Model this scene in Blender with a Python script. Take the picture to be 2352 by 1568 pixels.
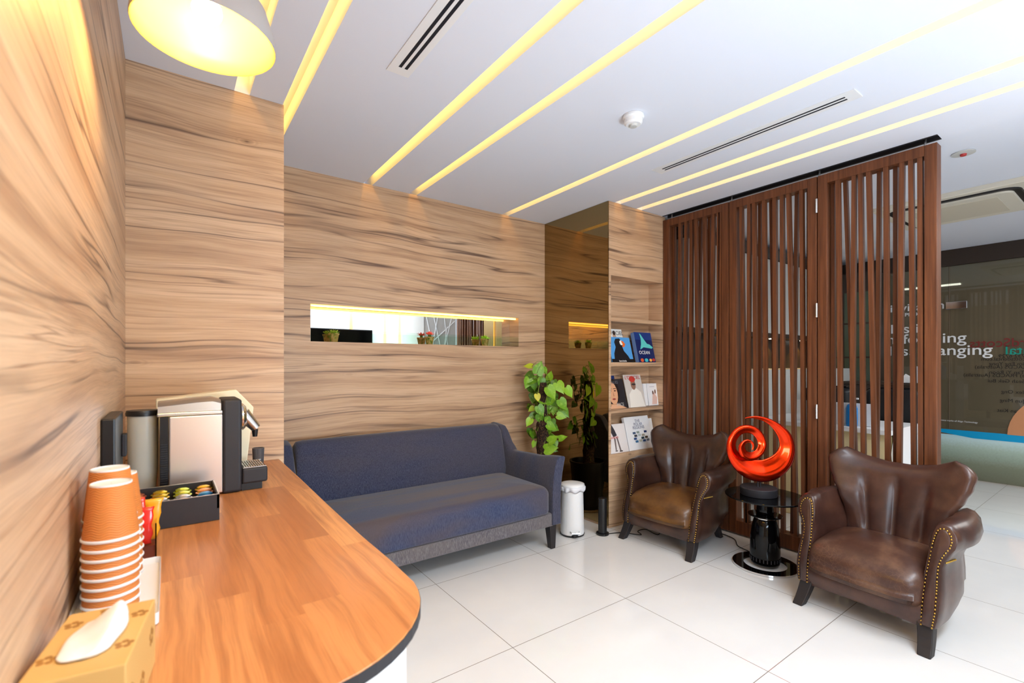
import bpy, bmesh, math, random
from mathutils import Vector, Matrix, Euler, noise as mnoise
random.seed(7)
for o in list(bpy.data.objects): bpy.data.objects.remove(o)
SC = bpy.context.scene
COL = SC.collection
PI = math.pi
H = 1.26                                    # eye height
CEIL = 2.5

# ------------------------------------------------------------------ camera
cam = bpy.data.cameras.new('camera')
camo = bpy.data.objects.new('camera', cam); COL.objects.link(camo)
camo.location = (0, 0, H)
camo.rotation_euler = (PI/2, 0, -math.radians(36.0))
cam.sensor_width = 36.0
cam.lens = 1087/2352*36
cam.shift_y = -(834-784)/2352*-1
cam.clip_start = 0.02
cam.dof.use_dof = True
cam.dof.focus_distance = 3.0
cam.dof.aperture_fstop = 4.0
SC.camera = camo

# ------------------------------------------------------------------ light
w = bpy.data.worlds.new('world'); SC.world = w; w.use_nodes = True
bgn = w.node_tree.nodes['Background']
bgn.inputs[0].default_value = (0.80, 0.88, 1.0, 1)
bgn.inputs[1].default_value = 0.6
SC.view_settings.view_transform = 'Standard'
SC.view_settings.look = 'None'
SC.view_settings.gamma = 1.0
SC.view_settings.exposure = 0.46
SC.view_settings.use_curve_mapping = False

def area(name, loc, rot, sx, sy, power, col, spread=180):
    l = bpy.data.lights.new(name, 'AREA'); l.shape = 'RECTANGLE'
    l.size = sx; l.size_y = sy; l.energy = power; l.color = col
    l.spread = math.radians(spread)
    o = bpy.data.objects.new(name, l); COL.objects.link(o)
    o.location = loc; o.rotation_euler = [math.radians(a) for a in rot]
    return o
# photographer's flash bounced off the ceiling beside the camera
area('flash_bounce', (2.9, -0.3, 1.3), (180, 0, 0), 0.6, 0.4, 6, (0.72, 0.85, 1.0), 150)
area('fill_light_left', (1.3, -0.3, 0.9), (120, 0, 0), 1.2, 0.4, 22, (0.68, 0.84, 1.0), 160)  # added fill, tilted up and forward to brighten far ceiling and walls
# unseen fill light added over the entrance side, then reception and corridor lights
area('ceiling_fill_light', (1.7, -0.3, 2.47), (0, 0, 0), 2.8, 0.35, 52, (0.78, 0.89, 1.0))
area('reception_ceiling_light', (5.2, -0.9, 2.47), (0, 0, 0), 2.5, 1.0, 42, (1.0, 0.98, 0.94))
area('corridor_ceiling_light', (9.0, -1.6, 2.47), (0, 0, 0), 1.2, 2.0, 60, (1.0, 0.98, 0.9))

# ------------------------------------------------------------------ helpers
def s2l(c):
    c = c/255.0
    return c/12.92 if c <= 0.04045 else ((c+0.055)/1.055)**2.4
def rgb(r, g, b): return (s2l(r), s2l(g), s2l(b), 1)

def mat(name, col, rough=0.5, metal=0.0, spec=0.5, trans=0.0, emit=None, es=0.0, alpha=1.0, coat=0.0, ior=1.45, sheen=0.0):
    m = bpy.data.materials.new(name); m.use_nodes = True
    b = m.node_tree.nodes['Principled BSDF']
    b.inputs['Base Color'].default_value = col
    b.inputs['Roughness'].default_value = rough
    b.inputs['Metallic'].default_value = metal
    b.inputs['Specular IOR Level'].default_value = spec
    b.inputs['Transmission Weight'].default_value = trans
    b.inputs['IOR'].default_value = ior
    b.inputs['Coat Weight'].default_value = coat
    b.inputs['Sheen Weight'].default_value = sheen
    b.inputs['Alpha'].default_value = alpha
    if emit:
        b.inputs['Emission Color'].default_value = emit
        b.inputs['Emission Strength'].default_value = es
    return m

class NT:
    """small helper to wire nodes"""
    def __init__(s, m):
        s.m = m; s.t = m.node_tree; s.b = s.t.nodes['Principled BSDF']
    def n(s, typ, **kw):
        x = s.t.nodes.new(typ)
        for k, v in kw.items(): setattr(x, k, v)
        return x
    def l(s, a, b): s.t.links.new(a, b)
    def val(s, x, sock):
        if isinstance(x, (int, float)): sock.default_value = x
        elif isinstance(x, tuple): sock.default_value = x
        else: s.l(x, sock)
    def math(s, op, a, b=None, c=None, clamp=False):
        x = s.n('ShaderNodeMath', operation=op); x.use_clamp = clamp
        s.val(a, x.inputs[0])
        if b is not None: s.val(b, x.inputs[1])
        if c is not None: s.val(c, x.inputs[2])
        return x.outputs[0]
    def comb(s, x, y, z):
        c = s.n('ShaderNodeCombineXYZ')
        s.val(x, c.inputs[0]); s.val(y, c.inputs[1]); s.val(z, c.inputs[2])
        return c.outputs[0]
    def noise(s, vec, scale=1.0, detail=4.0, rough=0.55, dist=0.0):
        x = s.n('ShaderNodeTexNoise'); s.l(vec, x.inputs['Vector'])
        x.inputs['Scale'].default_value = scale; x.inputs['Detail'].default_value = detail
        x.inputs['Roughness'].default_value = rough; x.inputs['Distortion'].default_value = dist
        return x.outputs['Fac']
    def ramp(s, fac, stops):
        r = s.n('ShaderNodeValToRGB'); e = r.color_ramp.elements
        while len(e) > 1: e.remove(e[-1])
        e[0].position = stops[0][0]; e[0].color = stops[0][1]
        for p, c in stops[1:]:
            q = e.new(p); q.color = c
        s.l(fac, r.inputs[0]); return r.outputs[0]
    def mix(s, f, a, b, mode='MIX'):
        x = s.n('ShaderNodeMix', data_type='RGBA', blend_type=mode)
        s.val(f, x.inputs[0]); s.val(a, x.inputs[6]); s.val(b, x.inputs[7])
        return x.outputs[2]
    def sep(s, v):
        x = s.n('ShaderNodeSeparateXYZ'); s.l(v, x.inputs[0]); return x.outputs
    def pos(s, world=True):
        if world: return s.n('ShaderNodeNewGeometry').outputs['Position']
        return s.n('ShaderNodeTexCoord').outputs['Object']
    def bump(s, h, strength=0.2, dist=0.01):
        b = s.n('ShaderNodeBump'); b.inputs['Strength'].default_value = strength
        b.inputs['Distance'].default_value = dist
        s.l(h, b.inputs['Height']); s.l(b.outputs[0], s.b.inputs['Normal'])
G4 = lambda v: (v, v, v, 1)

def wall_wood(name):
    m = mat(name, G4(.5), 0.42, spec=0.35); t = NT(m)
    X, Y, Z = t.sep(t.pos())
    al = t.math('ADD', X, t.math('MULTIPLY', Y, 0.93))
    wv = t.comb(t.math('MULTIPLY', al, 0.7), t.math('MULTIPLY', Z, 1.4), 3.1)
    wn = t.noise(wv, 1.0, 2.0)
    zz = t.math('ADD', Z, t.math('MULTIPLY', t.math('SUBTRACT', wn, 0.5), 0.15))
    # local swirl
    sv = t.comb(t.math('MULTIPLY', al, 2.0), t.math('MULTIPLY', Z, 7.0), 9.0)
    sn = t.noise(sv, 1.0, 2.0)
    zz = t.math('ADD', zz, t.math('MULTIPLY', t.math('SUBTRACT', sn, 0.5), 0.013))
    base = t.noise(t.comb(t.math('MULTIPLY', al, 0.7), t.math('MULTIPLY', zz, 13.0), 1.0), 1.0, 5.0, 0.6)
    c = t.ramp(base, [(0.30, rgb(172, 136, 106)), (0.46, rgb(204, 168, 133)), (0.62, rgb(216, 182, 148)), (0.8, rgb(206, 170, 135))])
    grain = t.noise(t.comb(t.math('MULTIPLY', al, 5.0), t.math('MULTIPLY', zz, 260.0), 5.0), 1.0, 3.0, 0.6)
    c = t.mix(t.math('MULTIPLY', t.math('SUBTRACT', 0.60, grain, clamp=True), 0.9, clamp=True), c, rgb(134, 97, 72))
    med = t.noise(t.comb(t.math('MULTIPLY', al, 1.5), t.math('MULTIPLY', zz, 55.0), 2.0), 1.0, 4.0, 0.6)
    c = t.mix(t.math('MULTIPLY', t.math('SUBTRACT', 0.45, med, clamp=True), 2.2, clamp=True), c, rgb(122, 86, 66))
    # long thin streaks
    fn = t.noise(t.comb(t.math('MULTIPLY', al, 0.45), t.math('MULTIPLY', zz, 26.0), 33.0), 1.0, 3.0, 0.5)
    fr = t.math('SUBTRACT', 1.0, t.math('DIVIDE', t.math('ABSOLUTE', t.math('SUBTRACT', fn, 0.5)), 0.022), clamp=True)
    fm = t.noise(t.comb(t.math('MULTIPLY', al, 0.8), t.math('MULTIPLY', zz, 7.0), 41.0), 1.0, 2.0)
    c = t.mix(t.math('MULTIPLY', fr, t.math('MULTIPLY', t.math('SUBTRACT', fm, 0.36, clamp=True), 2.2, clamp=True)), c, rgb(122, 88, 68))
    # dark veins
    vn = t.noise(t.comb(t.math('MULTIPLY', al, 0.30), t.math('MULTIPLY', zz, 7.5), 14.0), 1.0, 2.5, 0.5)
    ridge = t.math('ABSOLUTE', t.math('SUBTRACT', vn, 0.5))
    mask = t.noise(t.comb(t.math('MULTIPLY', al, 0.9), t.math('MULTIPLY', zz, 10.0), 21.0), 1.0, 2.0)
    thin = t.math('SUBTRACT', 1.0, t.math('DIVIDE', ridge, 0.017), clamp=True)
    thin = t.math('MULTIPLY', thin, t.math('MULTIPLY', t.math('SUBTRACT', mask, 0.39, clamp=True), 6.0, clamp=True))
    wide = t.math('SUBTRACT', 1.0, t.math('DIVIDE', ridge, 0.05), clamp=True)
    wide = t.math('MULTIPLY', wide, t.math('MULTIPLY', t.math('SUBTRACT', mask, 0.42, clamp=True), 2.4, clamp=True))
    c = t.mix(t.math('MULTIPLY', wide, 0.6), c, rgb(132, 98, 80))
    c = t.mix(t.math('MULTIPLY', thin, 0.8), c, rgb(78, 54, 46))
    # knots
    vo = t.n('ShaderNodeTexVoronoi'); vo.inputs['Scale'].default_value = 1.0
    t.l(t.comb(t.math('MULTIPLY', al, 1.9), t.math('MULTIPLY', zz, 5.0), 2.0), vo.inputs['Vector'])
    kd = vo.outputs['Distance']
    kn = t.math('SUBTRACT', 1.0, t.math('DIVIDE', kd, 0.045), clamp=True)
    rings = t.math('MULTIPLY', t.math('ADD', t.math('SINE', t.math('MULTIPLY', kd, 170.0)), 1.0), 0.5)
    ko = t.math('SUBTRACT', 1.0, t.math('DIVIDE', kd, 0.13), clamp=True)
    c = t.mix(t.math('MULTIPLY', t.math('MULTIPLY', ko, rings), 0.4), c, rgb(120, 86, 66))
    c = t.mix(t.math('MULTIPLY', kn, 0.9), c, rgb(64, 42, 34))
    t.l(c, t.b.inputs['Base Color'])
    t.bump(grain, 0.08, 0.002)
    return m

def counter_wood():
    m = mat('warm_plank_laminate', G4(.5), 0.28, spec=0.4); t = NT(m)
    X, Y, Z = t.sep(t.pos())
    k = t.math('FLOOR', t.math('DIVIDE', t.math('ADD', X, 0.30), 0.072))
    wn = t.n('ShaderNodeTexWhiteNoise', noise_dimensions='1D'); t.l(k, wn.inputs['W'])
    yo = t.math('ADD', Y, t.math('MULTIPLY', wn.outputs[0], 3.7))
    j = t.math('FLOOR', t.math('DIVIDE', yo, 0.62))
    wn2 = t.n('ShaderNodeTexWhiteNoise', noise_dimensions='2D'); t.l(t.comb(k, j, 0), wn2.inputs['Vector'])
    tone = wn2.outputs[0]
    warp = t.noise(t.comb(t.math('MULTIPLY', X, 6.0), t.math('MULTIPLY', Y, 2.4), tone), 1.0, 2.0)
    xx = t.math('ADD', X, t.math('MULTIPLY', warp, 0.055))
    g = t.noise(t.comb(t.math('MULTIPLY', xx, 55.0), t.math('MULTIPLY', Y, 2.0), t.math('MULTIPLY', tone, 40.0)), 1.0, 5.0, 0.62)
    c = t.ramp(tone, [(0.0, rgb(176, 112, 66)), (0.35, rgb(196, 130, 78)), (0.7, rgb(208, 143, 88)), (1.0, rgb(218, 156, 98))])
    c = t.mix(t.math('MULTIPLY', t.math('SUBTRACT', 0.56, g, clamp=True), 3.2, clamp=True), c, rgb(158, 98, 56))
    f = t.noise(t.comb(t.math('MULTIPLY', xx, 400.0), t.math('MULTIPLY', Y, 8.0), 1.0), 1.0, 2.0)
    c = t.mix(t.math('MULTIPLY', t.math('SUBTRACT', 0.5, f, clamp=True), 1.2, clamp=True), c, rgb(150, 92, 52))
    t.l(c, t.b.inputs['Base Color'])
    return m

def tile_mat():
    m = mat('polished_white_tile', G4(.8), 0.07, spec=0.5, ior=1.5); t = NT(m)
    X, Y, Z = t.sep(t.pos())
    def line(v, off, p, w):
        q = t.math('DIVIDE', t.math('SUBTRACT', v, off), p)
        fr = t.math('SUBTRACT', q, t.math('ROUND', q))
        return t.math('LESS_THAN', t.math('MULTIPLY', t.math('ABSOLUTE', fr), p), w)
    a = line(X, 1.236, 0.749, 0.0016); b = line(Y, 2.440, 0.745, 0.0016)
    g = t.math('MAXIMUM', a, b)
    n = t.noise(t.pos(), 2.2, 4.0)
    c = t.ramp(n, [(0.3, rgb(226, 225, 224)), (0.7, rgb(234, 233, 231))])
    c = t.mix(g, c, rgb(128, 118, 108))
    t.l(c, t.b.inputs['Base Color'])
    t.l(t.math('ADD', 0.06, t.math('MULTIPLY', g, 0.6)), t.b.inputs['Roughness'])
    return m

def slat_wood():
    m = mat('red_brown_stained_timber', G4(.5), 0.42, spec=0.4); t = NT(m)
    X, Y, Z = t.sep(t.pos())
    g = t.noise(t.comb(t.math('MULTIPLY', X, 60.0), t.math('MULTIPLY', Y, 60.0), t.math('MULTIPLY', Z, 2.5)), 1.0, 4.0)
    c = t.ramp(g, [(0.3, rgb(84, 46, 25)), (0.55, rgb(108, 62, 35)), (0.75, rgb(126, 76, 47))])
    t.l(c, t.b.inputs['Base Color'])
    return m

def leather(name, dark, mid, light, wear):
    m = mat(name, dark, 0.3, spec=0.5, coat=0.3); t = NT(m)
    m.node_tree.nodes['Principled BSDF'].inputs['Coat Roughness'].default_value = 0.25
    P = t.pos(False)
    n = t.noise(P, 5.5, 5.0, 0.6)
    c = t.ramp(n, [(0.34, dark), (0.52, mid), (0.80, light)])
    cr = t.n('ShaderNodeTexVoronoi', feature='DISTANCE_TO_EDGE'); cr.inputs['Scale'].default_value = 46.0
    wv = t.n('ShaderNodeVectorMath', operation='ADD'); t.l(P, wv.inputs[0])
    nn = t.n('ShaderNodeTexNoise'); t.l(P, nn.inputs['Vector']); nn.inputs['Scale'].default_value = 14.0
    sc = t.n('ShaderNodeVectorMath', operation='SCALE'); t.l(nn.outputs['Color'], sc.inputs[0]); sc.inputs['Scale'].default_value = 0.06
    t.l(sc.outputs[0], wv.inputs[1]); t.l(wv.outputs[0], cr.inputs['Vector'])
    ed = t.math('SUBTRACT', 1.0, t.math('DIVIDE', cr.outputs['Distance'], 0.05), clamp=True)
    pat = t.math('MULTIPLY', t.math('SUBTRACT', t.noise(P, 4.0, 3.0), 0.46, clamp=True), 6.0, clamp=True)
    c = t.mix(t.math('MULTIPLY', t.math('MULTIPLY', ed, pat), 0.5*wear), c, light)
    t.l(c, t.b.inputs['Base Color'])
    r = t.math('ADD', 0.24, t.math('MULTIPLY', t.noise(P, 9.0, 4.0), 0.22))
    t.l(r, t.b.inputs['Roughness'])
    t.bump(t.noise(P, 130.0, 3.0), 0.12, 0.001)
    return m

def fabric(name, a, b, worn, seat=False):
    m = mat(name, a, 0.9, spec=0.15, sheen=0.25); t = NT(m)
    P = t.pos()
    X, Y, Z = t.sep(P)
    n1 = t.noise(t.comb(t.math('MULTIPLY', X, 420.0), t.math('MULTIPLY', Y, 420.0), t.math('MULTIPLY', Z, 60.0)), 1.0, 2.0)
    n2 = t.noise(P, 3.0, 3.0)
    c = t.mix(t.math('MULTIPLY', t.math('SUBTRACT', n1, 0.38, clamp=True), 3.0, clamp=True), a, b)
    # worn, brownish bands where people sit and lean
    ww = t.noise(t.comb(t.math('MULTIPLY', X, 0.7), t.math('MULTIPLY', Y, 5.0), t.math('MULTIPLY', Z, 2.0)), 1.0, 3.0)
    c = t.mix(t.math('MULTIPLY', t.math('MULTIPLY', t.math('SUBTRACT', ww, 0.44, clamp=True), 7.0, clamp=True), 0.8 if seat else 0.35), c, worn)
    t.l(c, t.b.inputs['Base Color'])
    t.bump(n1, 0.25, 0.001)
    return m

M = {}
M['wall_wood'] = wall_wood('light_oak_laminate')
M['counter'] = counter_wood()
M['tile'] = tile_mat()
M['slat'] = slat_wood()
M['ceiling'] = mat('white_ceiling_paint', rgb(226, 230, 240), 0.9, spec=0.1)
M['slotwall'] = mat('white_slot_paint', rgb(240, 236, 225), 0.8, spec=0.1)
M['white'] = mat('white_satin', rgb(236, 236, 236), 0.35)
M['white_wall'] = mat('white_wall_paint', rgb(225, 222, 216), 0.8, spec=0.2)
M['grey_wall'] = mat('pale_grey_panel', rgb(200, 200, 196), 0.5)
M['cream'] = mat('cream_laminate', rgb(232, 214, 165), 0.5)
M['black'] = mat('black_plastic', rgb(20, 19, 21), 0.38)
M['gloss_black'] = mat('gloss_black', rgb(5, 5, 6), 0.05, spec=0.35)
M['charcoal'] = mat('charcoal_matte', rgb(38, 36, 40), 0.55)
M['dark'] = mat('dark_recess', rgb(22, 24, 34), 0.7)
M['steel'] = mat('brushed_steel', rgb(205, 205, 205), 0.28, metal=1.0)
M['chrome'] = mat('chrome', rgb(225, 225, 225), 0.08, metal=1.0)
M['side_panel'] = mat('satin_aluminium', rgb(226, 214, 206), 0.28, metal=0.75)
M['brass'] = mat('antique_brass', rgb(205, 165, 80), 0.28, metal=1.0)
M['mirror'] = mat('silver_mirror', rgb(235, 235, 232), 0.01, metal=1.0)
M['bronze_mirror'] = mat('bronze_mirror', (0.33, 0.235, 0.11, 1), 0.01, metal=1.0)
M['glass'] = mat('clear_glass', rgb(235, 250, 242), 0.0, trans=1.0, ior=1.1)
M['shop_glass'] = mat('shopfront_glass', rgb(240, 247, 242), 0.02, trans=1.0, ior=1.4)
M['frost'] = mat('frosted_glass', rgb(190, 185, 180), 0.5, spec=0.5)
M['led'] = mat('warm_led', rgb(255, 220, 140), 0.5, emit=(1.0, 0.56, 0.09, 1), es=7.0)
M['downlight'] = mat('white_lamp_glow', G4(.9), 0.5, emit=(1.0, 0.95, 0.82, 1), es=9.0)
M['bulb'] = mat('bulb_glow', G4(.9), 0.5, emit=(1.0, 0.68, 0.24, 1), es=175.0)
M['lamp_in'] = mat('gold_lamp_lining', rgb(255, 226, 110), 0.4)
M['concrete'] = mat('grey_concrete', rgb(160, 152, 148), 0.8)
M['leg_wood'] = mat('ebony_wood_leg', rgb(38, 34, 36), 0.5)
M['leather_a'] = leather('dark_brown_leather', rgb(42, 24, 19), rgb(60, 37, 28), rgb(88, 56, 38), 0.5)
M['leather_b'] = leather('chestnut_leather', rgb(50, 29, 24), rgb(68, 41, 33), rgb(92, 60, 45), 0.4)
M['seat_a'] = leather('worn_golden_leather', rgb(62, 38, 22), rgb(96, 62, 30), rgb(124, 84, 38), 0.6)
M['seat_b'] = leather('cracked_brown_leather', rgb(58, 34, 27), rgb(76, 48, 37), rgb(126, 92, 70), 1.0)
M['navy'] = fabric('navy_weave', rgb(44, 50, 74), rgb(78, 82, 104), rgb(84, 76, 76))
M['navy_seat'] = fabric('navy_weave_worn', rgb(46, 56, 86), rgb(76, 84, 110), rgb(88, 76, 74), True)
M['grey_weave'] = fabric('grey_brown_weave', rgb(74, 72, 82), rgb(126, 122, 126), rgb(112, 104, 100), True)
M['paper'] = mat('white_paper', rgb(240, 238, 236), 0.6)
M['leaf'] = None

class G:
    def __init__(s): s.v = []; s.f = []; s.mi = []; s.cm = 0
    def add(s, vs, fs, m=None):
        b = len(s.v); s.v += [tuple(x) for x in vs]
        s.f += [tuple(i+b for i in f) for f in fs]; s.mi += [s.cm if m is None else m]*len(fs)
        return s
    def box(s, x0, x1, y0, y1, z0, z1, m=None, rot=None, piv=None):
        vs = [Vector((x, y, z)) for z in (z0, z1) for y in (y0, y1) for x in (x0, x1)]
        if rot is not None:
            p = Vector(piv) if piv else Vector(((x0+x1)/2, (y0+y1)/2, (z0+z1)/2))
            R = rot if isinstance(rot, Matrix) else Euler(rot).to_matrix()
            vs = [R @ (v-p) + p for v in vs]
        return s.add(vs, [(0, 2, 3, 1), (4, 5, 7, 6), (0, 1, 5, 4), (2, 6, 7, 3), (0, 4, 6, 2), (1, 3, 7, 5)], m)
    def hexa(s, b, t, m=None):
        return s.add(list(b)+list(t), [(3, 2, 1, 0), (4, 5, 6, 7), (0, 1, 5, 4), (1, 2, 6, 5), (2, 3, 7, 6), (3, 0, 4, 7)], m)
    def loft(s, rings, m=None, c0=True, c1=True, closed=True):
        n = len(rings[0]); vs = [p for r in rings for p in r]; fs = []
        for i in range(len(rings)-1):
            for j in range(n if closed else n-1):
                k = (j+1) % n
                fs.append((i*n+j, i*n+k, (i+1)*n+k, (i+1)*n+j))
        if c0: fs.append(tuple(range(n-1, -1, -1)))
        if c1: fs.append(tuple((len(rings)-1)*n+j for j in range(n)))
        return s.add(vs, fs, m)
    def lathe(s, prof, c=(0, 0, 0), n=32, m=None, c0=False, c1=False, axis='Z'):
        rings = []
        for r, z in prof:
            rg = []
            for j in range(n):
                a = 2*PI*j/n
                p = (r*math.cos(a), r*math.sin(a), z)
                if axis == 'X': p = (z, r*math.cos(a), r*math.sin(a))
                if axis == 'Y': p = (r*math.sin(a), z, r*math.cos(a))
                rg.append((p[0]+c[0], p[1]+c[1], p[2]+c[2]))
            rings.append(rg)
        return s.loft(rings, m, c0, c1)
    def tube(s, pts, rad, n=10, m=None, flat=1.0):
        pts = [Vector(p) for p in pts]
        rads = rad if isinstance(rad, (list, tuple)) else [rad]*len(pts)
        rings = []; up = Vector((0.13, 0.21, 0.97)).normalized()
        for i, p in enumerate(pts):
            d = (pts[min(i+1, len(pts)-1)] - pts[max(i-1, 0)]).normalized()
            a = d.cross(up)
            if a.length < 1e-3: a = d.cross(Vector((1, 0, 0)))
            a.normalize(); b = d.cross(a).normalized()
            rings.append([p + a*math.cos(2*PI*j/n)*rads[i] + b*math.sin(2*PI*j/n)*rads[i]*flat for j in range(n)])
        return s.loft(rings, m)
    def prism(s, poly, axis, a0, a1, m=None):
        """poly: 2D points; axis: extrusion axis"""
        def mk(p, a):
            return {'X': (a, p[0], p[1]), 'Y': (p[0], a, p[1]), 'Z': (p[0], p[1], a)}[axis]
        n = len(poly)
        vs = [mk(p, a0) for p in poly]+[mk(p, a1) for p in poly]
        fs = [tuple(range(n)), tuple(range(2*n-1, n-1, -1))]+[(i, i+n, (i+1) % n+n, (i+1) % n) for i in range(n)]
        return s.add(vs, fs, m)
    def sphere(s, c, r, n=8, k=5, m=None, sc=(1, 1, 1)):
        rings = []
        for i in range(k+1):
            a = -PI/2+PI*i/k; rr = max(r*math.cos(a), 1e-5)
            rings.append([(c[0]+rr*math.cos(2*PI*j/n)*sc[0], c[1]+rr*math.sin(2*PI*j/n)*sc[1], c[2]+r*math.sin(a)*sc[2]) for j in range(n)])
        return s.loft(rings, m)
    def build(s, name, mats, parent=None, rel=False, smooth=False, bevel=0, seg=2, sub=0):
        me = bpy.data.meshes.new(name)
        off = Vector(parent.location) if (parent and not rel) else Vector((0, 0, 0))
        if parent and not rel and parent.parent: off = off + Vector(parent.parent.location)
        me.from_pydata([tuple(Vector(v)-off) for v in s.v], [], s.f)
        if not isinstance(mats, (list, tuple)): mats = [mats]
        for m in mats: me.materials.append(M[m] if isinstance(m, str) else m)
        me.polygons.foreach_set('material_index', s.mi)
        bm = bmesh.new(); bm.from_mesh(me); bmesh.ops.recalc_face_normals(bm, faces=bm.faces); bm.to_mesh(me); bm.free()
        if smooth:
            me.polygons.foreach_set('use_smooth', [True]*len(me.polygons))
            if smooth is not True:
                try: me.set_sharp_from_angle(angle=math.radians(smooth))
                except Exception: pass
        me.update()
        o = bpy.data.objects.new(name, me); COL.objects.link(o)
        if parent: o.parent = parent
        if bevel:
            b = o.modifiers.new('bevel', 'BEVEL'); b.width = bevel; b.segments = seg; b.limit_method = 'ANGLE'
        if sub:
            b = o.modifiers.new('sub', 'SUBSURF'); b.levels = sub; b.render_levels = sub
        return o

def tag(o, label, cat, group=None):
    o['label'] = label; o['category'] = cat
    if group: o['group'] = group
    return o
def thing(name, label, cat, loc=(0, 0, 0), rz=0.0, group=None):
    o = bpy.data.objects.new(name, None); COL.objects.link(o)
    o.empty_display_size = 0.05
    o.location = loc; o.rotation_euler = (0, 0, rz)
    return tag(o, label, cat, group)
def struct(name, g, mats, **k):
    o = g.build(name, mats, **k); o['kind'] = 'structure'; return o
def kids(o): return [c for c in bpy.data.objects if c.parent == o]
def copy_tree(o, parent=None):
    ch = kids(o); c = o.copy(); COL.objects.link(c); c.parent = parent
    for k in ch: copy_tree(k, c)
    return c
def dup(o, loc, rz, label, group=None, mats=None):
    c = copy_tree(o); c.location = loc; c.rotation_euler = (0, 0, rz); c['label'] = label
    if group: c['group'] = group
    return c
def text_mesh(name, txt, size, m, loc, facing='-X', parent=None, ext=0.0004, bold=0.0, align='LEFT', mirror=False, sx=1.0, rotm=None, label=None):
    cu = bpy.data.curves.new(name+'_c', 'FONT'); cu.body = txt; cu.size = size; cu.extrude = ext; cu.offset = bold
    cu.align_x = align
    to = bpy.data.objects.new(name+'_t', cu); COL.objects.link(to)
    bpy.context.view_layer.update()
    dg = bpy.context.evaluated_depsgraph_get()
    me = bpy.data.meshes.new_from_object(to.evaluated_get(dg))
    bpy.data.objects.remove(to)
    me.materials.clear(); me.materials.append(M[m] if isinstance(m, str) else m)
    if rotm is None:
        rotm = {'-X': Matrix(((0, 0, -1), (-1, 0, 0), (0, 1, 0))),
                '-Y': Matrix(((1, 0, 0), (0, 0, -1), (0, 1, 0)))}[facing]
    off = Vector(loc)
    if parent: off = off-Vector(parent.location)
    for v in me.vertices:
        p = Vector(v.co); p.x *= sx*(-1 if mirror else 1)
        v.co = rotm @ p + off
    o = bpy.data.objects.new(name, me); COL.objects.link(o)
    if parent: o.parent = parent
    return o
def smooth01(x): x = max(0, min(1, x)); return x*x*(3-2*x)
def lerp(a, b, t): return a+(b-a)*t
def interp(x, pts):
    if x <= pts[0][0]: return pts[0][1]
    for (a, b), (c, d) in zip(pts, pts[1:]):
        if x <= c:
            t = (x-a)/(c-a); t = t*t*(3-2*t); return b+(d-b)*t
    return pts[-1][1]

# ------------------------------------------------------------------ the setting
XL, XP, XM, XS = -0.141, 0.45, 2.72, 3.415     # left wall, pillar edge, mirror plane, screen plane
YF, YB, YR = 2.485, 3.24, -0.62                # pillar front, alcove back, wall behind the camera
XG = 7.0
struct('floor', G().box(XL-0.1, 10.8, -3.2, 3.6, -0.05, 0.0), 'tile')

slots = [(0.243, 0.305, YF), (0.445, 0.510, YB), (1.088, 1.150, YB), (1.424, 1.484, YB), (2.250, 2.312, YB), (2.785, 2.850, YF), (3.040, 3.105, YF)]
g = G(); RD = 0.10
xs = XL-0.1
for a, b, ye in slots:
    g.box(xs, a, YR-0.08, YB+0.16, CEIL, CEIL+RD+0.02)
    if ye < YB: g.box(a, b, ye, YB+0.16, CEIL, CEIL+RD+0.02)
    xs = b
g.box(xs, XS-0.045, YR-0.08, YB+0.16, CEIL, CEIL+RD+0.02)
g.box(XS-0.045, XS+0.045, YR-0.08, 0.72, CEIL, CEIL+RD+0.02)
g.box(XL-0.1, XS+0.045, YR-0.08, YB+0.16, CEIL+RD, CEIL+RD+0.03)
struct('ceiling', g, 'ceiling')
struct('ceiling_reception', G().box(XS+0.045, XG+0.02, -3.2, 3.4, CEIL+0.012, CEIL+0.06), 'ceiling')
struct('ceiling_corridor', G().box(XG+0.02, 10.8, -3.2, 3.4, CEIL, CEIL+0.05), mat('pale_green_white_paint', rgb(214, 226, 214), 0.8))

# left wall, pillar, alcove back wall with the niche
struct('wall_left', G().box(XL-0.1, XL, YR-0.1, YF+0.02, 0, CEIL), 'wall_wood')
struct('wall_pillar', G().box(XL-0.1, XP, YF, YB+0.2, 0, CEIL), 'wall_wood')
NX0, NX1, NZ0, NZ1, NY = 0.744, 2.424, 1.402, 1.646, 3.367
g = G()
g.box(XP, NX0, YB, NY+0.05, 0, CEIL); g.box(NX1, XS+0.05, YB, NY+0.05, 0, CEIL)
g.box(NX0, NX1, YB, NY+0.05, 0, NZ0); g.box(NX0, NX1, YB, NY+0.05, NZ1, CEIL)
struct('wall_back', g, 'wall_wood')
tag(G().box(NX0+.001, NX1-.001, NY, NY+0.008, NZ0+.001, NZ1-.001).build('niche_mirror', 'mirror'), 'long clear mirror lining the back of the lit wall niche', 'mirror')
tag(G().box(NX0+.001, NX1-.001, YB+0.002, YB+0.006, NZ0, NZ0+0.08).build('glass_lip', 'glass'), 'low clear glass strip along the front of the wall niche', 'glass')
tag(G().box(NX0+.01, NX1-.01, YB+0.028, YB+0.042, NZ1-0.014, NZ1-0.001).build('niche_led_strip', mat('niche_led', G4(.9), .5, emit=(1.0, 0.60, 0.07, 1), es=3.2)),
    'thin warm yellow light strip under the top of the wall niche', 'light strip')

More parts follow.
